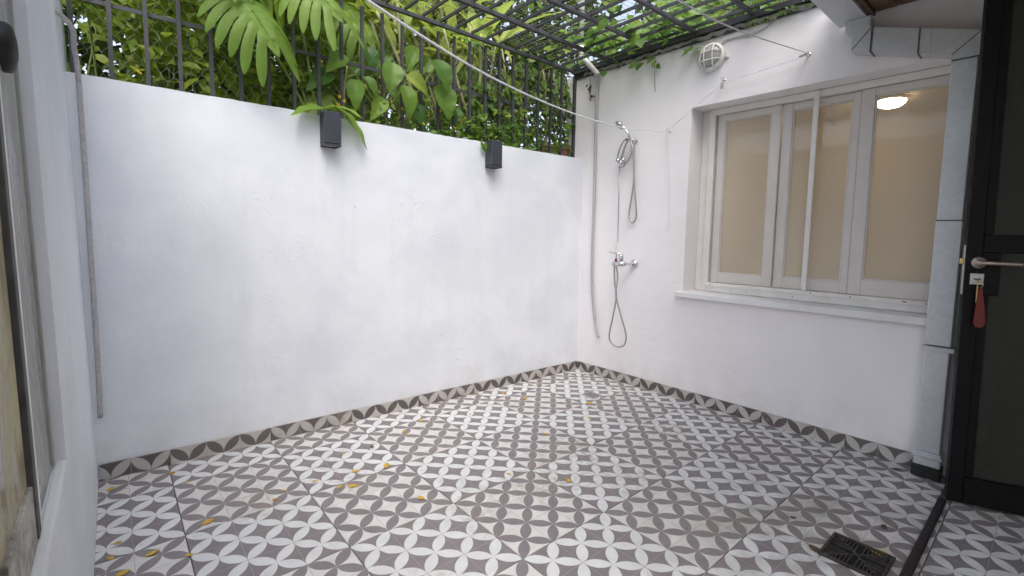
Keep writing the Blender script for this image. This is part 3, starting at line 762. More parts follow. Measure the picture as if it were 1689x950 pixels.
cord = spline([W(-3.145, -1.655, 2.24), W(-2.6, -1.655, 2.12), W(-1.9, -1.655, 2.055), W(-1.34, -1.655, 2.053), W(-.83, -1.655, 2.087), H(1.655, .036, 2.204)], 8)
g = MB(); g.tube(cord, [.0050-.0024*i/(len(cord)-1) for i in range(len(cord))], 8)
single("clothes_line", g, M_rope, "white clothes line crossing below the pergola to the hook by the gutter", "clothes line", smooth=True)
g = MB(); g.tube([H(1.655, .034, 2.200), H(1.645, .036, 2.190), H(1.18, .036, 2.142), H(1.171, .034, 2.120), H(1.162, .036, 2.134), H(.80, .036, 1.903)], .0021, 7)
single("tie_cord", g, M_rope, "thin cord tied between the three wall hooks", "cord", smooth=True)
g = MB(); g.tube(spline([H(.795, .036, 1.893), H(.803, .026, 1.82), H(.812, .014, 1.6), H(.818, .009, 1.4), H(.823, .008, 1.27), H(.812, .012, 1.185)], 6), .0020, 6)
single("cord_tail", g, M_rope, "loose cord tail hanging down the wall beside the window", "cord", smooth=True)
t = thing("line_knot", H(1.645, .036, 2.19), "small wire turnbuckle joining the cords at the gutter hook", "fitting")
g = MB(); g.tube([H(1.650, .036, 2.201), H(1.615, .036, 2.194)], [.006, .005], 8); part("barrel", g, M_wire, t, True)

# ------------------------------------------------------------------ shower
sh = thing("shower", H(.48, .05, .3), "chrome hand shower with rail, mixer tap and looping metal hoses", "shower")
def HP(l): return [H(*p) for p in l]
g = MB(); g.lathe(H(.540, 0, .945), HN, [(.034, .001), (.034, .004), (.026, .016), (.012, .020)], 24); mx_ = part("wall_rose", g, M_chrome, sh, True)
g = MB(); g.tube(spline([H(.540, .015, .945), H(.539, .06, .945), H(.532, .095, .946), H(.520, .125, .948)], 5), [.0115]*16, 12); part("arm", g, M_chrome, sh, True)
g = MB(); g.tube([H(.545, .135, .948), H(.49, .135, .947), H(.452, .135, .946)], [.019, .020, .016], 14); body = part("mixer_body", g, M_chrome, sh, True)
g = MB(); g.lathe(H(.515, .135, .955), (0,0,1), [(.017, 0), (.019, .03), (.018, .055), (.013, .064), (0, .066)], 18); part("cartridge", g, M_chrome, body, True)
g = MB(); g.tube([H(.520, .138, 1.022), H(.47, .145, 1.024), H(.420, .152, 1.034)], [.0075, .0065, .004], 10); part("lever", g, M_chrome, body, True)
g = MB(); g.lathe(H(.455, .135, .946), -HV, [(.017, -.01), (.020, 0), (.016, .012), (0, .018)], 16); part("outlet_knob", g, M_chrome, body, True)
g = MB(); g.tube([H(.470, .137, .965), H(.471, .137, .985)], .0095, 10); part("red_marker", g, M_red, body, True)
g = MB(); g.tube([H(.471, .136, .985), H(.44, .09, 1.05), H(.418, .05, 1.12), H(.413, .05, 1.4), H(.409, .05, 1.72)], .0052, 8); part("rail", g, M_flex, sh, True)
g = MB(); g.tube([H(.418, .003, 1.727), H(.418, .06, 1.727)], .012, 12); br = part("bracket", g, M_chrome, sh, True)
for a in (.400, .448):
    g = MB(); g.lathe(H(a, .062, 1.733), HN, [(.014, -.014), (.017, 0), (.013, .011), (0, .015)], 16); part("knob", g, M_chrome, br, True)
g = MB(); g.tube([H(.425, .06, 1.728), H(.424, .06, 1.690)], [.016, .009], 12); part("slider", g, M_chrome, br, True)
g = MB(); g.tube([H(.425, .06, 1.74), H(.470, .06, 1.856), H(.500, .062, 1.873)], .0078, 10); part("arm_tube", g, M_flex, sh, True)
g = MB(); g.tube([H(.520, .004, 1.872), H(.510, .065, 1.873)], .012, 12); g.tube([H(.480, .066, 1.878), H(.520, .07, 1.866)], .013, 12); part("head_holder", g, M_chrome, sh, True)
g = MB(); g.tube(spline([H(.520, .085, 1.866), H(.512, .10, 1.91), H(.486, .11, 1.951), H(.462, .115, 1.972)], 5), [.009]*5+[.0095]*5+[.012]*6, 12); hd = part("hand_shower", g, M_chrome, sh, True)
ax = (HN*.55+Vector((0,0,-.72))-HV*.42).normalized()
g = MB(); g.lathe(H(.443, .112, 1.984), ax, [(0, -.016), (.02, -.014), (.036, -.004), (.039, .006), (.036, .009)], 24); part("spray_head", g, M_chrome, hd, True)
g = MB(); g.lathe(H(.443, .112, 1.984), ax, [(.0355, .0085), (.03, .0102), (0, .0102)], 24); part("spray_face", g, M_pvc, hd, True)
g = MB(); g.tube(spline(HP([(.475,.07,1.885),(.45,.07,1.866),(.433,.07,1.841),(.412,.07,1.80),(.402,.07,1.765),(.399,.066,1.735)]), 5), .0058, 8); part("hose", g, M_flex, sh, True)
g = MB(); g.tube(spline(HP([(.514,.07,1.868),(.528,.07,1.83),(.533,.07,1.797),(.519,.07,1.75),(.478,.07,1.696),(.445,.068,1.677),(.428,.064,1.69)]), 6), .0062, 8); part("hose", g, M_flex, sh, True)
g = MB(); g.tube(spline(HP([(.506,.05,1.878),(.522,.03,1.791),(.526,.024,1.588),(.506,.022,1.43),(.492,.022,1.33),(.505,.022,1.275),(.528,.022,1.261),(.552,.024,1.283),(.562,.028,1.337),(.549,.036,1.474),(.536,.036,1.61),(.527,.037,1.737),(.512,.045,1.85)]), 6), .0066, 8); part("hose", g, M_flex, sh, True)
g = MB(); g.tube(spline(HP([(.455,.135,.930),(.452,.124,.86),(.456,.12,.79),(.468,.112,.694),(.434,.10,.53),(.400,.09,.40),(.400,.086,.345),(.432,.082,.308),(.482,.082,.298),(.535,.084,.322),(.556,.09,.385),(.548,.10,.45),(.522,.112,.54),(.476,.126,.694),(.480,.126,.79),(.482,.126,.86),(.474,.135,.930)]), 6), .0066, 8); part("hose", g, M_flex, sh, True)

# grey hose hanging in the corner, pipe above it
g = MB(); g.tube(spline(HP([(.171,.034,2.41),(.142,.024,2.364),(.137,.018,2.173),(.140,.016,1.85),(.143,.016,1.531),(.142,.016,1.25),(.142,.016,.96),(.150,.018,.75),(.175,.020,.584),(.21,.024,.42),(.250,.028,.322)]), 6), .0118, 10)
single("corner_hose", g, M_conduit, "grey flexible drain hose hanging beside the shower in the corner", "hose", smooth=True)
cp = thing("corner_pipe", H(.1, .05, 2.4), "dirty white plastic pipe coming down through the pergola corner", "pipe")
g = MB(); g.tube([W(-.118, -.045, 3.9), W(-.119, -.05, 3.2), W(-.12, -.05, 2.64)], .019, 14); part("pipe", g, M_pvc, cp, True)
g = MB(); g.tube(spline([W(-.12, -.05, 2.635), W(-.116, -.056, 2.585), W(-.085, -.10, 2.52), H(.135, .05, 2.465), H(.165, .040, 2.430)], 5), .021, 14); part("elbow", g, M_pvc, cp, True)
g = MB(); g.tube([W(-.12, -.05, 2.605), W(-.12, -.05, 2.66)], .023, 14); part("collar", g, M_pvc, cp, True)

# left hose
g = MB(); g.tube(spline([L(-.28, -.03, 1.925), L(-.20, .014, 1.925), L(-.10, .04, 1.915), G(3.105, .075, 1.88), G(3.100, .045, 1.80), G(3.098, .030, 1.62), G(3.095, .028, 1.34), G(3.094, .028, 1.08), G(3.092, .027, .816), G(3.091, .026, .55), G(3.093, .026, .300)], 6), .0095, 10)
single("wall_hose", g, M_conduit, "grey hose bending out of the side wall and hanging down the garden wall", "hose", smooth=True)

# ------------------------------------------------------------------ floor drains
fd = thing("floor_drain", W(-1.01, -2.28, 0), "square dark iron floor drain grate near the threshold", "drain")
g = MB(); X0, X1, Y0, Y1 = -1.105, -.915, -2.376, -2.183; q = .012
g.box(W, X0, X1, Y0, Y0+q, .001, .011, .002); g.box(W, X0, X1, Y1-q, Y1, .001, .011, .002); g.box(W, X0, X0+q, Y0+q, Y1-q, .001, .011, .002); g.box(W, X1-q, X1, Y0+q, Y1-q, .001, .011, .002)
part("frame", g, M_grate, fd)
g = MB(); g.box(W, X0+q, X1-q, Y0+q, Y1-q, .0008, .0025); part("pit", g, M_pit, fd)
XC, YC = (X0+X1)/2, (Y0+Y1)/2; hf = (X1-X0)/2-q
def gb(x0, y0, x1, y1, wd, name="grate_bar"):
    d = Vector((x1-x0, y1-y0, 0)); ln = d.length; d.normalize(); n_ = Vector((-d.y, d.x, 0))
    mb = MB(); F = lambda a, n, z: Vector((x0, y0, 0))+d*a+n_*n+Vector((0,0,z)); mb.box(F, 0, ln, -wd/2, wd/2, .003, .0095 if name == "grate_bar" else .0102, .001); part(name, mb, M_grate, fd)
gb(XC-hf, YC-hf, XC+hf, YC+hf, .008, "diagonal_bar"); gb(XC-hf, YC+hf, XC-.004, YC+.004, .008, "diagonal_bar"); gb(XC+.004, YC-.004, XC+hf, YC-hf, .008, "diagonal_bar")
for k in range(-4, 5):
    o_ = k*.0175
    if k: 
        e_ = abs(o_)+.004
        gb(XC+o_, YC+e_, XC+o_, YC+hf, .006); gb(XC+o_, YC-hf, XC+o_, YC-e_, .006)
for k in range(-6, 7):
    o_ = k*.0118
    if k:
        e_ = abs(o_)+.004
        gb(XC+e_, YC+o_, XC+hf, YC+o_, .0055); gb(XC-hf, YC+o_, XC-e_, YC+o_, .0055)
sdn = thing("small_drain", W(-.43, -.535, 0), "small square metal floor drain near the wall corner", "drain")
g = MB(); g.box(W, -.49, -.37, -.595, -.475, .001, .005, .002); part("frame", g, M_conduit, sdn)
for k in range(6):
    g = MB(); g.box(W, -.475, -.385, -.585+k*.0175+.003, -.585+k*.0175+.010, .0051, .0062); part("slot", g, M_pit, sdn)

# ------------------------------------------------------------------ fallen leaves
YL = [(-3.07,-.04),(-3.05,-.52),(-3.07,-.61),(-2.96,-.67),(-2.86,-.76),(-2.78,-.58),(-2.81,-.17),(-2.85,-.03),(-2.49,-.52),(-2.54,-.57),(-2.36,-.52),(-2.29,-.64),(-3.04,-.73),(-2.24,-.67),(-2.18,-.55),(-2.16,-.33),(-2.04,-.59),(-1.78,-.27),(-1.79,-.31),(-2.05,-.95),(-1.62,-1.03),(-1.44,-1.25),(-1.16,-.81),(-1.63,-.19),(-1.09,-.03),(-.91,-.11),(-.76,-.07),(-.86,-.29),(-.58,-.13),(-.64,-.52),(-.78,-.64),(-.78,-.81),(-1.33,-.29),(-.57,-.63)]
BL = [(-.08,-2.08),(-.06,-2.22),(-.04,-1.80),(-.10,-1.70),(-.93,-2.04),(-.71,-2.30),(-2.01,-.35)]
def floor_leaf(x, y, ln, mat, label, grp, rg):
    mb = MB(); th_ = rg.uniform(0, 6.28); cu_ = rg.uniform(.08, .3); cs, sn = math.cos(th_), math.sin(th_); n = 6; vs = []
    for i in range(n+1):
        t_ = i/n; w_ = .30*ln*math.sin(math.pi*min(1, t_*.96+.02))**.8
        for s_ in (-1, 0, 1):
            px = (t_-.5)*ln; py = s_*w_; pz = .003+cu_*abs(s_)*w_*.9+.12*ln*(t_-.5)**2
            vs.append((x+px*cs-py*sn, y+px*sn+py*cs, pz))
    fs = [(3*i+j, 3*i+j+1, 3*i+j+4, 3*i+j+3) for i in range(n) for j in (0, 1)]
    mb.add(vs, fs)
    mb.tube([(x-.5*ln*cs, y-.5*ln*sn, .006), (x-.72*ln*cs, y-.72*ln*sn, .004)], .0008, 4)
    single("fallen_leaf", mb, mat, label, "fallen leaf", grp, True)
rg = random.Random(12)
for x, y in YL: floor_leaf(x, y, rg.uniform(.022, .050), M_fallen, "small yellow fallen leaf lying on the patterned tile floor", "yellow leaves fallen on the floor", rg)
for x, y in BL: floor_leaf(x, y, rg.uniform(.022, .04), M_fallenb, "small dark brown dried leaf scrap lying on the tile floor", "brown leaf scraps on the floor", rg)
floor_leaf(-.925, -2.335, .075, M_fallen, "large curled amber leaf lying on the iron drain grate", None, rg)
floor_leaf(-1.085, -2.17, .055, M_fallenb, "brown dried leaf leaning on the corner of the iron drain", None, rg)

# ------------------------------------------------------------------ plants
def basis(d, up):
    d = d.normalized(); s_ = up.cross(d)
    if s_.length < 1e-4: s_ = d.orthogonal()
    s_.normalize(); u = d.cross(s_); return d, s_, u
LEAF = [(0,0,0), (.30,.24,.05), (.30,-.24,.05), (.32,0,-.01), (.68,.20,.03), (.68,-.20,.03), (.70,0,-.03), (1,0,-.10)]
LF = [(0,3,1), (0,2,3), (3,6,4,1), (3,2,5,6), (6,7,4), (6,5,7)]
IVY = [(0,0,0), (.10,.34,.03), (.10,-.34,.03), (.35,0,-.01), (.52,.36,.02), (.52,-.36,.02), (.62,0,-.02), (1,0,-.06)]
def add_leaf(mb, p, d, up, L_, tone, shape=LEAF, wid=1.):
    d, s_, u = basis(d, up)
    mb.add([p+d*(x*L_)+s_*(y*L_*wid)+u*(z*L_) for x, y, z in shape], LF, tone)
def rdir(rg): 
    while True:
        v = Vector((rg.uniform(-1,1), rg.uniform(-1,1), rg.uniform(-1,1)))
        if .05 < v.length < 1: return v.normalized()
def leaf_matrix(p, d, up, L_):
    d, s_, u = basis(d, up)
    return Matrix(((d.x*L_, s_.x*L_, u.x*L_, p.x), (d.y*L_, s_.y*L_, u.y*L_, p.y), (d.z*L_, s_.z*L_, u.z*L_, p.z), (0,0,0,1)))
def unit_leaf(name, mat, shape=LEAF, wid=1.):
    mb = MB(); mb.add([(x, y*wid, z) for x, y, z in shape], LF); return mb.mesh(name, mat, smooth=True)
def place(root, me, p, d, up, L_, name="leaf"):
    M_ = leaf_matrix(p, d, up, L_); M_.translation = p-wloc(root); return obj(name, me, root, M=M_)

# soil bed behind the wall
g = MB(); g.box(G, -.6, 4.2, -.21, -1.6, 1.2, 1.60); g.box(W, -4.3, 3.2, .0+1.6, 4.9, -.1, 1.0)
structure("planting_bed", g, M_soil)

# --- hedge
rg = random.Random(31)
hd_ = thing("hedge", G(2.75, -.55, 1.6), "dense small-leaved green hedge behind the left part of the fence", "hedge")
g = MB()
for k in range(14):
    a = rg.uniform(1.95, 3.45); p = G(a, -rg.uniform(.4, .9), 1.58); pts = [p]
    for i in range(5): p = p+Vector((rg.uniform(-.08, .08), rg.uniform(-.08, .08), .32)); pts.append(p)
    g.tube(pts, [.007-.0009*i for i in range(6)], 6)
part("stems", g, M_stem, hd_, True)
g = MB(); hl = unit_leaf("leaf", M_hedge_o)
nsep = 0
for k in range(7000):
    a = rg.uniform(1.72, 3.60); z = rg.uniform(1.62, 2.95); n = -(.19+abs(rg.gauss(0, .30)))
    if noise.noise(Vector((a*3.2, z*3.2, n*3))) < -.22: continue
    if a < 2.0 and rg.random() < .55: continue
    if a > 2.93 and z > 1.93 and noise.noise(Vector((a*5, z*3, 1))) < .12 : continue
    p = G(a, n, z); d = (GU*rg.uniform(-1, .5)+GN*rg.uniform(0, 1.0)+Vector((0,0,rg.uniform(-.9, .25)))); up = (Vector((0,0,.9))+GN*.9+rdir(rg)*.6)
    L_ = rg.uniform(.06, .11)
    if nsep < 280 and n > -.33 and z < 2.5 and rg.random() < .5:
        place(hd_, hl, p, d, up, L_); nsep += 1
    else: add_leaf(g, p, d, up, L_, rg.random())
o = part("foliage", g, M_hedge, hd_); o["kind"] = "stuff"

# --- monstera with split leaves
def monstera_mesh(name, seed):
    """broad split leaf: lobes joined along the midrib, round-ended, drooping at their tips"""
    rg = random.Random(seed); mb = MB(); nl = 7
    def zf(x, y): return .05-.30*x*x-.55*y*y
    for s_ in (-1, 1):
        for k in range(nl):
            t0, t1 = k/nl, (k+1)/nl; tm = (t0+t1)/2; hb = (t1-t0)/2
            ln = (.50, .64, .72, .72, .66, .56, .40)[k]*rg.uniform(.94, 1.06); sweep = (-.20, -.06, .06, .16, .26, .36, .48)[k]+rg.uniform(-.03, .03)
            K = 12; rows = []
            for r_ in range(K+1):
                u_ = r_/K
                w_ = hb*1.12 if u_ < .34 else hb*(.86+.28*math.sin(math.pi*min(1, (u_-.34)/.66*.85)))
                if u_ > .72: w_ *= math.sqrt(max(0, 1-((u_-.72)/.285)**2))
                cx_ = tm+sweep*u_**1.5; cy_ = ln*u_*(1-.12*u_)
                tx, ty = sweep*1.5*u_**.5, ln*(1-.24*u_); q = math.hypot(tx, ty); nx, ny = ty/q, -tx/q
                row = []
                for e in (-1, -.5, 0, .5, 1):
                    x, y = cx_+nx*w_*e, max(0, cy_+ny*w_*e if u_ > .08 else cy_)
                    row.append((x, s_*y, zf(x, y)-.26*u_**2.5+.020*(1-e*e)*(u_ > .2)+.012*math.sin(u_*7+k)))
                rows.append(row)
            vs = [p for row in rows for p in row]
            mb.add(vs, [(i*5+j, i*5+j+1, (i+1)*5+j+1, (i+1)*5+j) for i in range(K) for j in range(4)])
    # pointed end lobe
    K = 8; vs = []
    for i in range(K+1):
        u_ = i/K; w_ = .12*math.cos(u_*math.pi/2)**.7
        for e in (-1, 0, 1): vs.append((.96+.30*u_, e*w_, zf(.96+.30*u_, e*w_)-.02*abs(e)))
    mb.add(vs, [(i*3+j, i*3+j+1, (i+1)*3+j+1, (i+1)*3+j) for i in range(K) for j in (0, 1)])
    vs = [(x/14, 0, zf(x/14, 0)+.006) for x in range(17)]
    mb.tube(vs, [.013-.0006*i for i in range(17)], 5)
    return mb.mesh(name, M_mon, smooth=True)
def heart_mesh(name, mat, wid=.40, droop=.5, curl=.25):
    mb = MB(); K = 12; C_ = 4; vs = []
    for i in range(K+1):
        t_ = i/K; w_ = wid*(math.sin(math.pi*t_**.62)**.85) if 0 < t_ < 1 else 0.002
        back = -.20*math.exp(-(t_/.16)**2)
        for j in range(-C_, C_+1):
            q = j/C_; x = t_+back*abs(q)**1.2; y = q*w_
            z = -droop*t_*t_*.55+curl*abs(q)**1.3*w_*.9-.02*math.sin(t_*16)*abs(q)
            vs.append((x, y, z))
    n = 2*C_+1
    mb.add(vs, [(i*n+j, i*n+j+1, (i+1)*n+j+1, (i+1)*n+j) for i in range(K) for j in range(n-1)])
    return mb.mesh(name, mat, smooth=True)
def blade_mesh(name, mat, wid, droop):
    mb = MB(); K = 16; vs = []
    for i in range(K+1):
        t_ = i/K; w_ = wid*math.sin(math.pi*(t_*.94+.04))**.7
        for q in (-1, -.5, 0, .5, 1):
            vs.append((t_, q*w_, -droop*t_**2.2+.30*abs(q)*w_+.012*math.sin(t_*22+q)*abs(q)))
    mb.add(vs, [(i*5+j, i*5+j+1, (i+1)*5+j+1, (i+1)*5+j) for i in range(K) for j in range(4)])
    return mb.mesh(name, mat, smooth=True)
MON = [monstera_mesh("leaf", s_) for s_ in (1, 2)]
def stalk(root, p0, p1, r=.007, mat=None, bow=.12):
    mid = (p0+p1)/2+Vector((0,0,bow*(p1-p0).length))*.6
    g = MB(); g.tube(spline([p0, (p0+mid)/2, mid, (mid+p1)/2, p1], 4), [r*1.2-.5*r*i/16 for i in range(17)], 7); return part("stalk", g, mat or M_stem, root, True)
mo = thing("monstera_plant", G(2.02, -.20, 1.6), "monstera with huge split glossy leaves poking through the fence", "plant")
root = G(2.02, -.20, 1.62)
for (a, n, z, da, dn, dz, L_, k) in [
    (2.54, -.02, 2.335, -.40, .55, -.50, .31, 0), (2.22, -.10, 2.50, -.30, .60, -.25, .30, 1), (2.42, -.20, 2.58, .25, .50, -.10, .34, 1),
    (2.00, -.20, 1.96, .62, .25, -.45, .22, 0), (2.25, -.40, 2.66, .2, .5, -.2, .36, 0), (1.90, -.38, 2.62, -.3, .5, -.4, .32, 1)]:
    p = G(a, n, z); stalk(mo, root+Vector((rg.uniform(-.04, .04), rg.uniform(0, .05), 0)), p, .007)
    place(mo, MON[k], p, GU*da+GN*dn+Vector((0,0,dz)), Vector((0,0,1))*.75+GN*.9, L_)
# leaf lobes hanging over the wall and the sconce
lo = heart_mesh("leaf", M_mon, .22, .75, .15)
for (a, n, z, da, dn, dz, L_) in [(2.06, -.02, 1.835, .72, .42, .02, .25), (2.07, -.01, 1.845, -.42, .62, .05, .21), (2.02, .0, 1.845, -.72, .42, -.55, .25)]:
    place(mo, lo, G(a, n, z), GU*da+GN*dn+Vector((0,0,dz)), Vector((0,0,1))+GN*.35, L_)
    stalk(mo, root, G(a, n, z), .0055)

# --- philodendron (heart-shaped leaves)
ph = thing("philodendron_plant", G(1.62, -.22, 1.6), "philodendron with broad drooping heart-shaped leaves behind the fence", "plant")
HEART = [heart_mesh("leaf", M_phil, .36, .9, .55), heart_mesh("leaf", M_phil, .42, .6, .35)]
rg = random.Random(77)
for (a, z, L_, n, da, dz) in [(1.90, 2.02, .18, -.05, .1, -.8), (1.83, 2.06, .14, -.06, -.5, -.6), (1.68, 2.16, .20, -.02, .2, -.9), (1.60, 2.04, .21, -.03, -.3, -.9), (1.55, 2.13, .18, -.05, -.7, -.4), (1.38, 2.24, .22, .0, -.35, -.75), (1.33, 2.10, .24, -.04, -.25, -.9),
    (1.72, 1.96, .17, -.08, .5, -.7), (1.48, 1.97, .17, -.10, -.3, -.8), (1.95, 2.18, .17, -.12, .5, -.5), (1.27, 2.02, .15, -.12, -.4, -.8), (2.02, 2.07, .20, -.16, .6, -.4), (1.78, 2.27, .17, -.16, -.2, -.7), (1.15, 2.02, .14, -.14, .2, -.8),
    (1.45, 2.36, .19, -.18, .4, -.7), (1.05, 2.2, .16, -.2, -.3, -.8), (1.62, 2.32, .18, -.22, .5, -.6)]+[(rg.uniform(.75, 2.1), rg.uniform(1.92, 2.42), rg.uniform(.12, .21), -rg.uniform(.14, .32), rg.uniform(-.8, .8), rg.uniform(-.9, -.2)) for _ in range(26)]:
    p = G(a, n, z); stalk(ph, G(1.62+rg.uniform(-.25, .25), -.20-rg.uniform(0, .08), 1.62), p+Vector((0,0,.0)), .0055)
    place(ph, HEART[rg.randrange(2)], p, GU*da+GN*.35+Vector((0,0,dz)), Vector((0,0,.5))+GN*1.0+rdir(rg)*.35, L_*.80)

# --- tall ginger-like clump with pale canes and long blades
bn = thing("cane_plant", G(1.25, -.55, 1.6), "tall clump of pale green canes with long arching yellow-green blades", "plant")
BL_ = [blade_mesh("leaf", M_blade, .085, .55), blade_mesh("leaf", M_blade, .11, .9), blade_mesh("leaf", M_blade, .07, .3)]
rg = random.Random(91)
canes = [((1.72, -.24, 2.48), (1.36, -.26, 1.62), .016), ((1.45, -.30, 2.62), (1.06, -.28, 1.62), .012), ((1.30, -.34, 2.75), (1.20, -.32, 1.62), .011), ((.93, -.30, 2.72), (1.02, -.30, 1.62), .012), ((1.52, -.40, 2.85), (1.48, -.36, 1.62), .015), ((.80, -.42, 2.8), (.86, -.36, 1.62), .010), ((1.10, -.46, 3.0), (1.12, -.42, 1.62), .013), ((.58, -.40, 2.7), (.45, -.34, 1.62), .011), ((1.85, -.46, 2.9), (1.75, -.4, 1.62), .012), ((.98, -.24, 2.36), (1.20, -.25, 1.62), .008), ((.66, -.25, 2.2), (.88, -.25, 1.62), .009), ((2.05, -.5, 2.9), (1.95, -.4, 1.62), .012)]
canes += [((1.72, -.17, 2.52), (1.43, -.18, 2.0), .013), ((1.43, -.185, 2.20), (1.20, -.19, 1.62), .009), ((1.24, -.17, 2.55), (.98, -.18, 1.90), .011), ((.93, -.17, 2.6), (.95, -.18, 1.62), .012), ((.80, -.17, 2.55), (.92, -.18, 1.62), .009), ((1.57, -.20, 2.7), (1.46, -.2, 1.62), .014), ((.50, -.17, 2.2), (.42, -.18, 1.62), .010), ((.30, -.19, 2.5), (.27, -.19, 1.62), .011), ((1.9, -.18, 2.15), (1.88, -.18, 1.62), .008)]
for (a1, n1, z1), (a0, n0, z0), r in canes:
    p0, p1 = G(a0, n0, z0), G(a1, n1, z1); g = MB()
    pts = spline([p0, p0*.5+p1*.5+Vector((rg.uniform(-.04, .04), 0, 0)), p1], 6); g.tube(pts, [r*1.15-.35*r*i/(len(pts)-1) for i in range(len(pts))], 8)
    part("cane", g, M_palestem, bn, True)
    for k in range(5 if a1 > .65 else 0):
        t_ = rg.uniform(.55, 1.0); p = p0+(p1-p0)*t_
        d = GU*rg.uniform(-1, 1)+GN*rg.uniform(-1.0, .3)+Vector((0,0,rg.uniform(.1, 1.1)))
        place(bn, BL_[rg.randrange(3)], p, d, Vector((0,0,1))+GN*.4, rg.uniform(.34, .62))
for k in range(40):
    a = rg.uniform(.55, 2.1); p = G(a, -rg.uniform(.35, .8), rg.uniform(2.45, 3.2))
    place(bn, BL_[rg.randrange(3)], p, GU*rg.uniform(-1, 1)+GN*rg.uniform(-.3, .8)+Vector((0,0,rg.uniform(-.5, 1))), Vector((0,0,1))+GN*.4, rg.uniform(.35, .6))

# --- climbing vine on the right part of the fence
def vine(nm, label, pts_fn, count, mats, size, seed, sep, stems, root, cond=None, shape=IVY, wid=1.05):
    rg = random.Random(seed); t = thing(nm, root, label, "vine"); g = MB()
    for s_ in stems: g.tube(spline(s_, 5), .0042, 5)
    part("stems", g, M_bark, t, True)
    g = MB(); ul = unit_leaf("leaf", mats[1], shape, wid); ns = 0
    for k in range(count):
        p, d, up, vis = pts_fn(rg)
        if p is None: continue
        L_ = rg.uniform(*size)
        if ns < sep and vis: place(t, ul, p, d, up, L_); ns += 1
        else: add_leaf(g, p, d, up, L_, rg.random(), shape, wid)
    o = part("foliage", g, mats[0], t); o["kind"] = "stuff"; return t
def f1(rg):
    a = rg.uniform(-.12, 1.05); z = rg.triangular(1.76, 2.75, 1.9); n = -.12-abs(rg.gauss(0, .13))
    if noise.noise(Vector((a*4, z*4, n*4))) < -.10: return None, None, None, False
    return G(a, n, z), GU*rg.uniform(-1, 1)+GN*.5+Vector((0,0,rg.uniform(-1, .1))), GN+Vector((0,0,.6))+rdir(rg)*.5, n > -.2
st = []
for k in range(14):
    a = rg.uniform(0, 1.0); n = -rg.uniform(.13, .22); st.append([G(a, n, 1.6), G(a+rg.uniform(-.1, .1), n, 1.9), G(a+rg.uniform(-.2, .2), n+.02, 2.2), G(a+rg.uniform(-.2, .2), n, 2.52)])
vine("fence_vine", "climbing vine with small green leaves on the fence near the corner pipe", f1, 900, (M_vine, M_vine_o), (.045, .085), 5, 220, st, G(.5, -.15, 1.6))
# --- ground cover with yellow flowers trailing on the wall head
gc = thing("flowering_groundcover", G(1.0, -.15, GH), "low trailing plant with small yellow flowers along the wall top", "plant")
g = MB(); ul = unit_leaf("leaf", M_vine_o, LEAF, 1.1); rg = random.Random(44); ns = 0
for k in range(850):
    a = rg.triangular(.1, 1.85, .95); p = G(a, -.035-rg.random()**1.4*.22, 1.80+rg.random()**2*.24)
    d = GU*rg.uniform(-1, 1)+GN*rg.uniform(-.2, 1)+Vector((0,0,rg.uniform(-.5, .6))); up = Vector((0,0,1))+GN*.5+rdir(rg)*.4; L_ = rg.uniform(.03, .06)
    if ns < 140 and rg.random() < .3: place(gc, ul, p, d, up, L_); ns += 1
    else: add_leaf(g, p, d, up, L_, rg.random(), LEAF, 1.1)
o = part("foliage", g, M_vine, gc); o["kind"] = "stuff"
g = MB(); g.tube(spline([G(1.02, -.05, 1.80), G(1.035, .01, 1.815), G(1.04, .02, 1.77), G(1.035, .018, 1.74)], 4), .002, 5); part("runner", g, M_stem, gc)
for (a, z) in ((1.035, 1.765), (1.02, 1.79), (1.05, 1.79)): place(gc, ul, G(a, .022, z), GU*rg.uniform(-.5, .5)+Vector((0,0,-1))+GN*.2, GN, .055)
mb = MB()
for q in range(5):
    an = q*2*math.pi/5; mb.add([(0,0,0), (.6*math.cos(an-.4), .6*math.sin(an-.4), .15), (math.cos(an), math.sin(an), .3), (.6*math.cos(an+.4), .6*math.sin(an+.4), .15)], [(0,1,2,3)])
fl = mb.mesh("flower", M_flower)
for (a, z) in [(2.0, 1.88), (1.96, 1.91), (1.99, 1.93), (1.55, 1.96), (1.60, 1.93), (1.42, 1.92), (1.52, 2.05), (1.25, 1.84), (1.22, 1.87), (1.13, 1.95), (1.16, 1.93), (1.19, 1.84), (1.08, 1.83), (1.75, 2.0), (1.45, 1.86), (.8, 1.87), (1.32, 1.97), (2.9, 1.86), (2.86, 1.97)]:
    place(gc, fl, G(a, -.06, z), rdir(rg), GN*1.2+rdir(rg)*.4, rg.uniform(.012, .018), "flower")
# terracotta block on the wall head in the corner
tb = thing("terracotta_trough", G(.16, -.17, 1.79), "weathered terracotta trough on the wall top in the corner", "planter")
g = MB(); g.box(G, .05, .30, -.13, -.21, 1.795, 1.875, .01); part("body", g, M_terra, tb)
g = MB(); g.box(G, .04, .31, -.122, -.218, 1.876, 1.892, .005); part("rim", g, M_terra, tb)

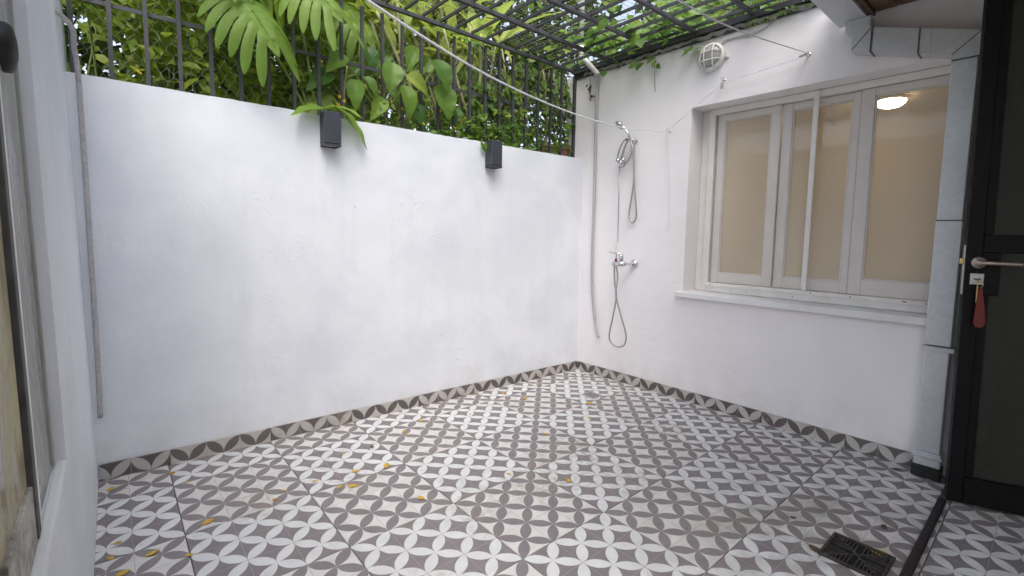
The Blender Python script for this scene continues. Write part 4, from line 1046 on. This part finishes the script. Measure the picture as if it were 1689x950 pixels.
# --- vine over the pergola and on the roof beyond the house wall
def f2(rg):
    x = -abs(rg.gauss(0, .42))+.04; y = rg.triangular(-1.75, .1, -.2)
    if noise.noise(Vector((x*3, y*3, 0))) < -.05 or x < -1.9: return None, None, None, False
    z = 2.565+abs(rg.gauss(0, .05))
    if rg.random() < .09: z = rg.uniform(2.40, 2.53)
    return W(x, y, z), Vector((rg.uniform(-1, 1), rg.uniform(-1, 1), rg.uniform(-.8, .1))), Vector((-.35, -.35, 1))+rdir(rg)*.6, z < 2.6
st = [[W(-.02, y, 2.56), W(-.3, y+.1, 2.565), W(-.7, y-.05, 2.563), W(-1.1, y+.1, 2.566)] for y in (-.2, -.55, -.9, -1.25, -1.55)]
vine("pergola_vine", "leafy vine spreading over the pergola beside the house wall", f2, 400, (M_vine, M_vine_o), (.05, .10), 15, 200, st, W(-.3, -.8, 2.56))
def f3(rg):
    y = rg.uniform(-1.9, .5); u_ = rg.random(); x = .05+1.5*u_; z = 2.50+.55*u_**.8+rg.uniform(-.10, .35)
    if noise.noise(Vector((x*2.2, y*2.2, z*2.2))) < -.16: return None, None, None, False
    return W(x, y, z), Vector((rg.uniform(-1, .3), rg.uniform(-1, .6), rg.uniform(-1, .1))), Vector((-.8, -.5, .7))+rdir(rg)*.5, x < .5
st = [[W(.3, y, 2.48), W(.5, y, 2.7), W(.9, y+.1, 2.85), W(1.4, y, 3.05)] for y in (-1.6, -1.2, -.8, -.4, 0, .35)]
vine("roof_ivy", "thick ivy mass on the roof beyond the house wall", f3, 2300, (M_vine, M_vine_o), (.06, .12), 25, 240, st, W(.6, -.7, 2.5))
# thin trailing runners on the house wall
for k, (lab, pp) in enumerate([("thin dry root threads hanging down the house wall from the pergola", [(.66, .02, 2.49), (.655, .012, 2.40), (.66, .010, 2.28), (.668, .010, 2.20)]),
                               ("tiny-leaved runner creeping along the house wall head by the lamp cable", [(1.30, .02, 2.462), (1.42, .016, 2.470), (1.55, .016, 2.468), (1.70, .02, 2.480)])]):
    t = thing("vine_runner", H(*pp[0]), lab, "vine")
    g = MB(); g.tube(spline(HP(pp), 6), .0018, 5); part("stem", g, M_bark, t)
    if k == 1:
        for q in range(24):
            s_ = q/23; a = 1.30+.40*s_; place(t, ul, H(a, .02+rg.uniform(0, .02), 2.465+rg.uniform(-.01, .02)), HV*rg.uniform(-1, 1)+HN*.5+Vector((0,0,rg.uniform(-.8, .5))), HN+rdir(rg)*.3, rg.uniform(.022, .036))
    else:
        for q in range(3): place(t, ul, H(.655+.01*q, .02, 2.45-.03*q), HN*.6+Vector((0,0,-1))+HV*(q-1), HN, .07)
dcl = thing("dried_cluster", H(.10, .03, 2.28), "dry brown hanging plant cluster beside the corner hose", "dried plant")
g = MB(); g.tube(spline(HP([(.075, .03, 2.43), (.075, .028, 2.35), (.082, .028, 2.27)]), 4), .003, 5); part("stem", g, M_bark, dcl)
ud = unit_leaf("leaf", M_fallenb)
for q in range(26): place(dcl, ud, H(.080+rg.uniform(-.018, .018), .03+rg.uniform(-.012, .02), rg.uniform(2.26, 2.38)), Vector((rg.uniform(-1, 1), rg.uniform(-1, 1), -1)), rdir(rg), rg.uniform(.02, .035))

# --- trees beyond
def tree(nm, label, base, crown_c, rad, count, size, mat, seed, thr=-.1):
    rg = random.Random(seed); t = thing(nm, base, label, "tree"); base = Vector(base); cc = Vector(crown_c)
    g = MB(); top = cc+Vector((0,0,rad[2]*.3)); g.tube(spline([base, base*.6+cc*.4+Vector((.08, .05, 0)), cc, top], 5), [.13-.007*i for i in range(16)], 9); tr_ = part("trunk", g, M_bark, t, True)
    for k in range(9):
        d = rdir(rg); d.z = abs(d.z)*.6+.1; e = cc+Vector((d.x*rad[0], d.y*rad[1], d.z*rad[2]))*.85; s_ = base*.35+cc*.65+Vector((0,0,rg.uniform(-.3, .4)))
        g = MB(); g.tube(spline([s_, s_*.5+e*.5+Vector((0,0,.12)), e], 5), [.045-.0035*i for i in range(11)], 6); part("limb", g, M_bark, t, True)
    g = MB(); q = 0; k = 0
    while q < count and k < count*6:
        k += 1; d = rdir(rg)*(rg.random()**.45); p = cc+Vector((d.x*rad[0], d.y*rad[1], d.z*rad[2]))
        if noise.noise(p*1.3) < thr: continue
        q += 1; add_leaf(g, p, Vector((rg.uniform(-1, 1), rg.uniform(-1, 1), rg.uniform(-1, .2))), Vector((0,0,1))+rdir(rg)*.8, rg.uniform(*size), rg.random())
    o = part("crown", g, mat, t); o["kind"] = "stuff"
tree("garden_tree", "dark leafy tree rising behind the hedge", (-2.6, 2.6, 1.0), (-2.6, 2.3, 3.2), (2.0, .9, 2.4), 9000, (.10, .17), M_tree, 3, -.22)
tree("garden_tree", "yellow-green leafy tree rising behind the tall canes", (-.7, 2.9, 1.0), (-.7, 2.6, 3.6), (1.7, 1.0, 2.5), 7000, (.09, .16), M_treey, 7, -.08)
tree("garden_tree", "green tree standing beyond the corner of the two walls", (1.5, 3.0, 1.0), (1.4, 2.4, 3.4), (1.8, 1.2, 2.4), 7000, (.09, .16), M_tree, 9, -.06)
tree("garden_tree", "tall dark tree standing beyond the ivy covered roof", (3.6, -.6, 0), (3.4, -.4, 4.4), (1.6, 2.2, 2.2), 5200, (.11, .2), M_tree, 13, -.12)
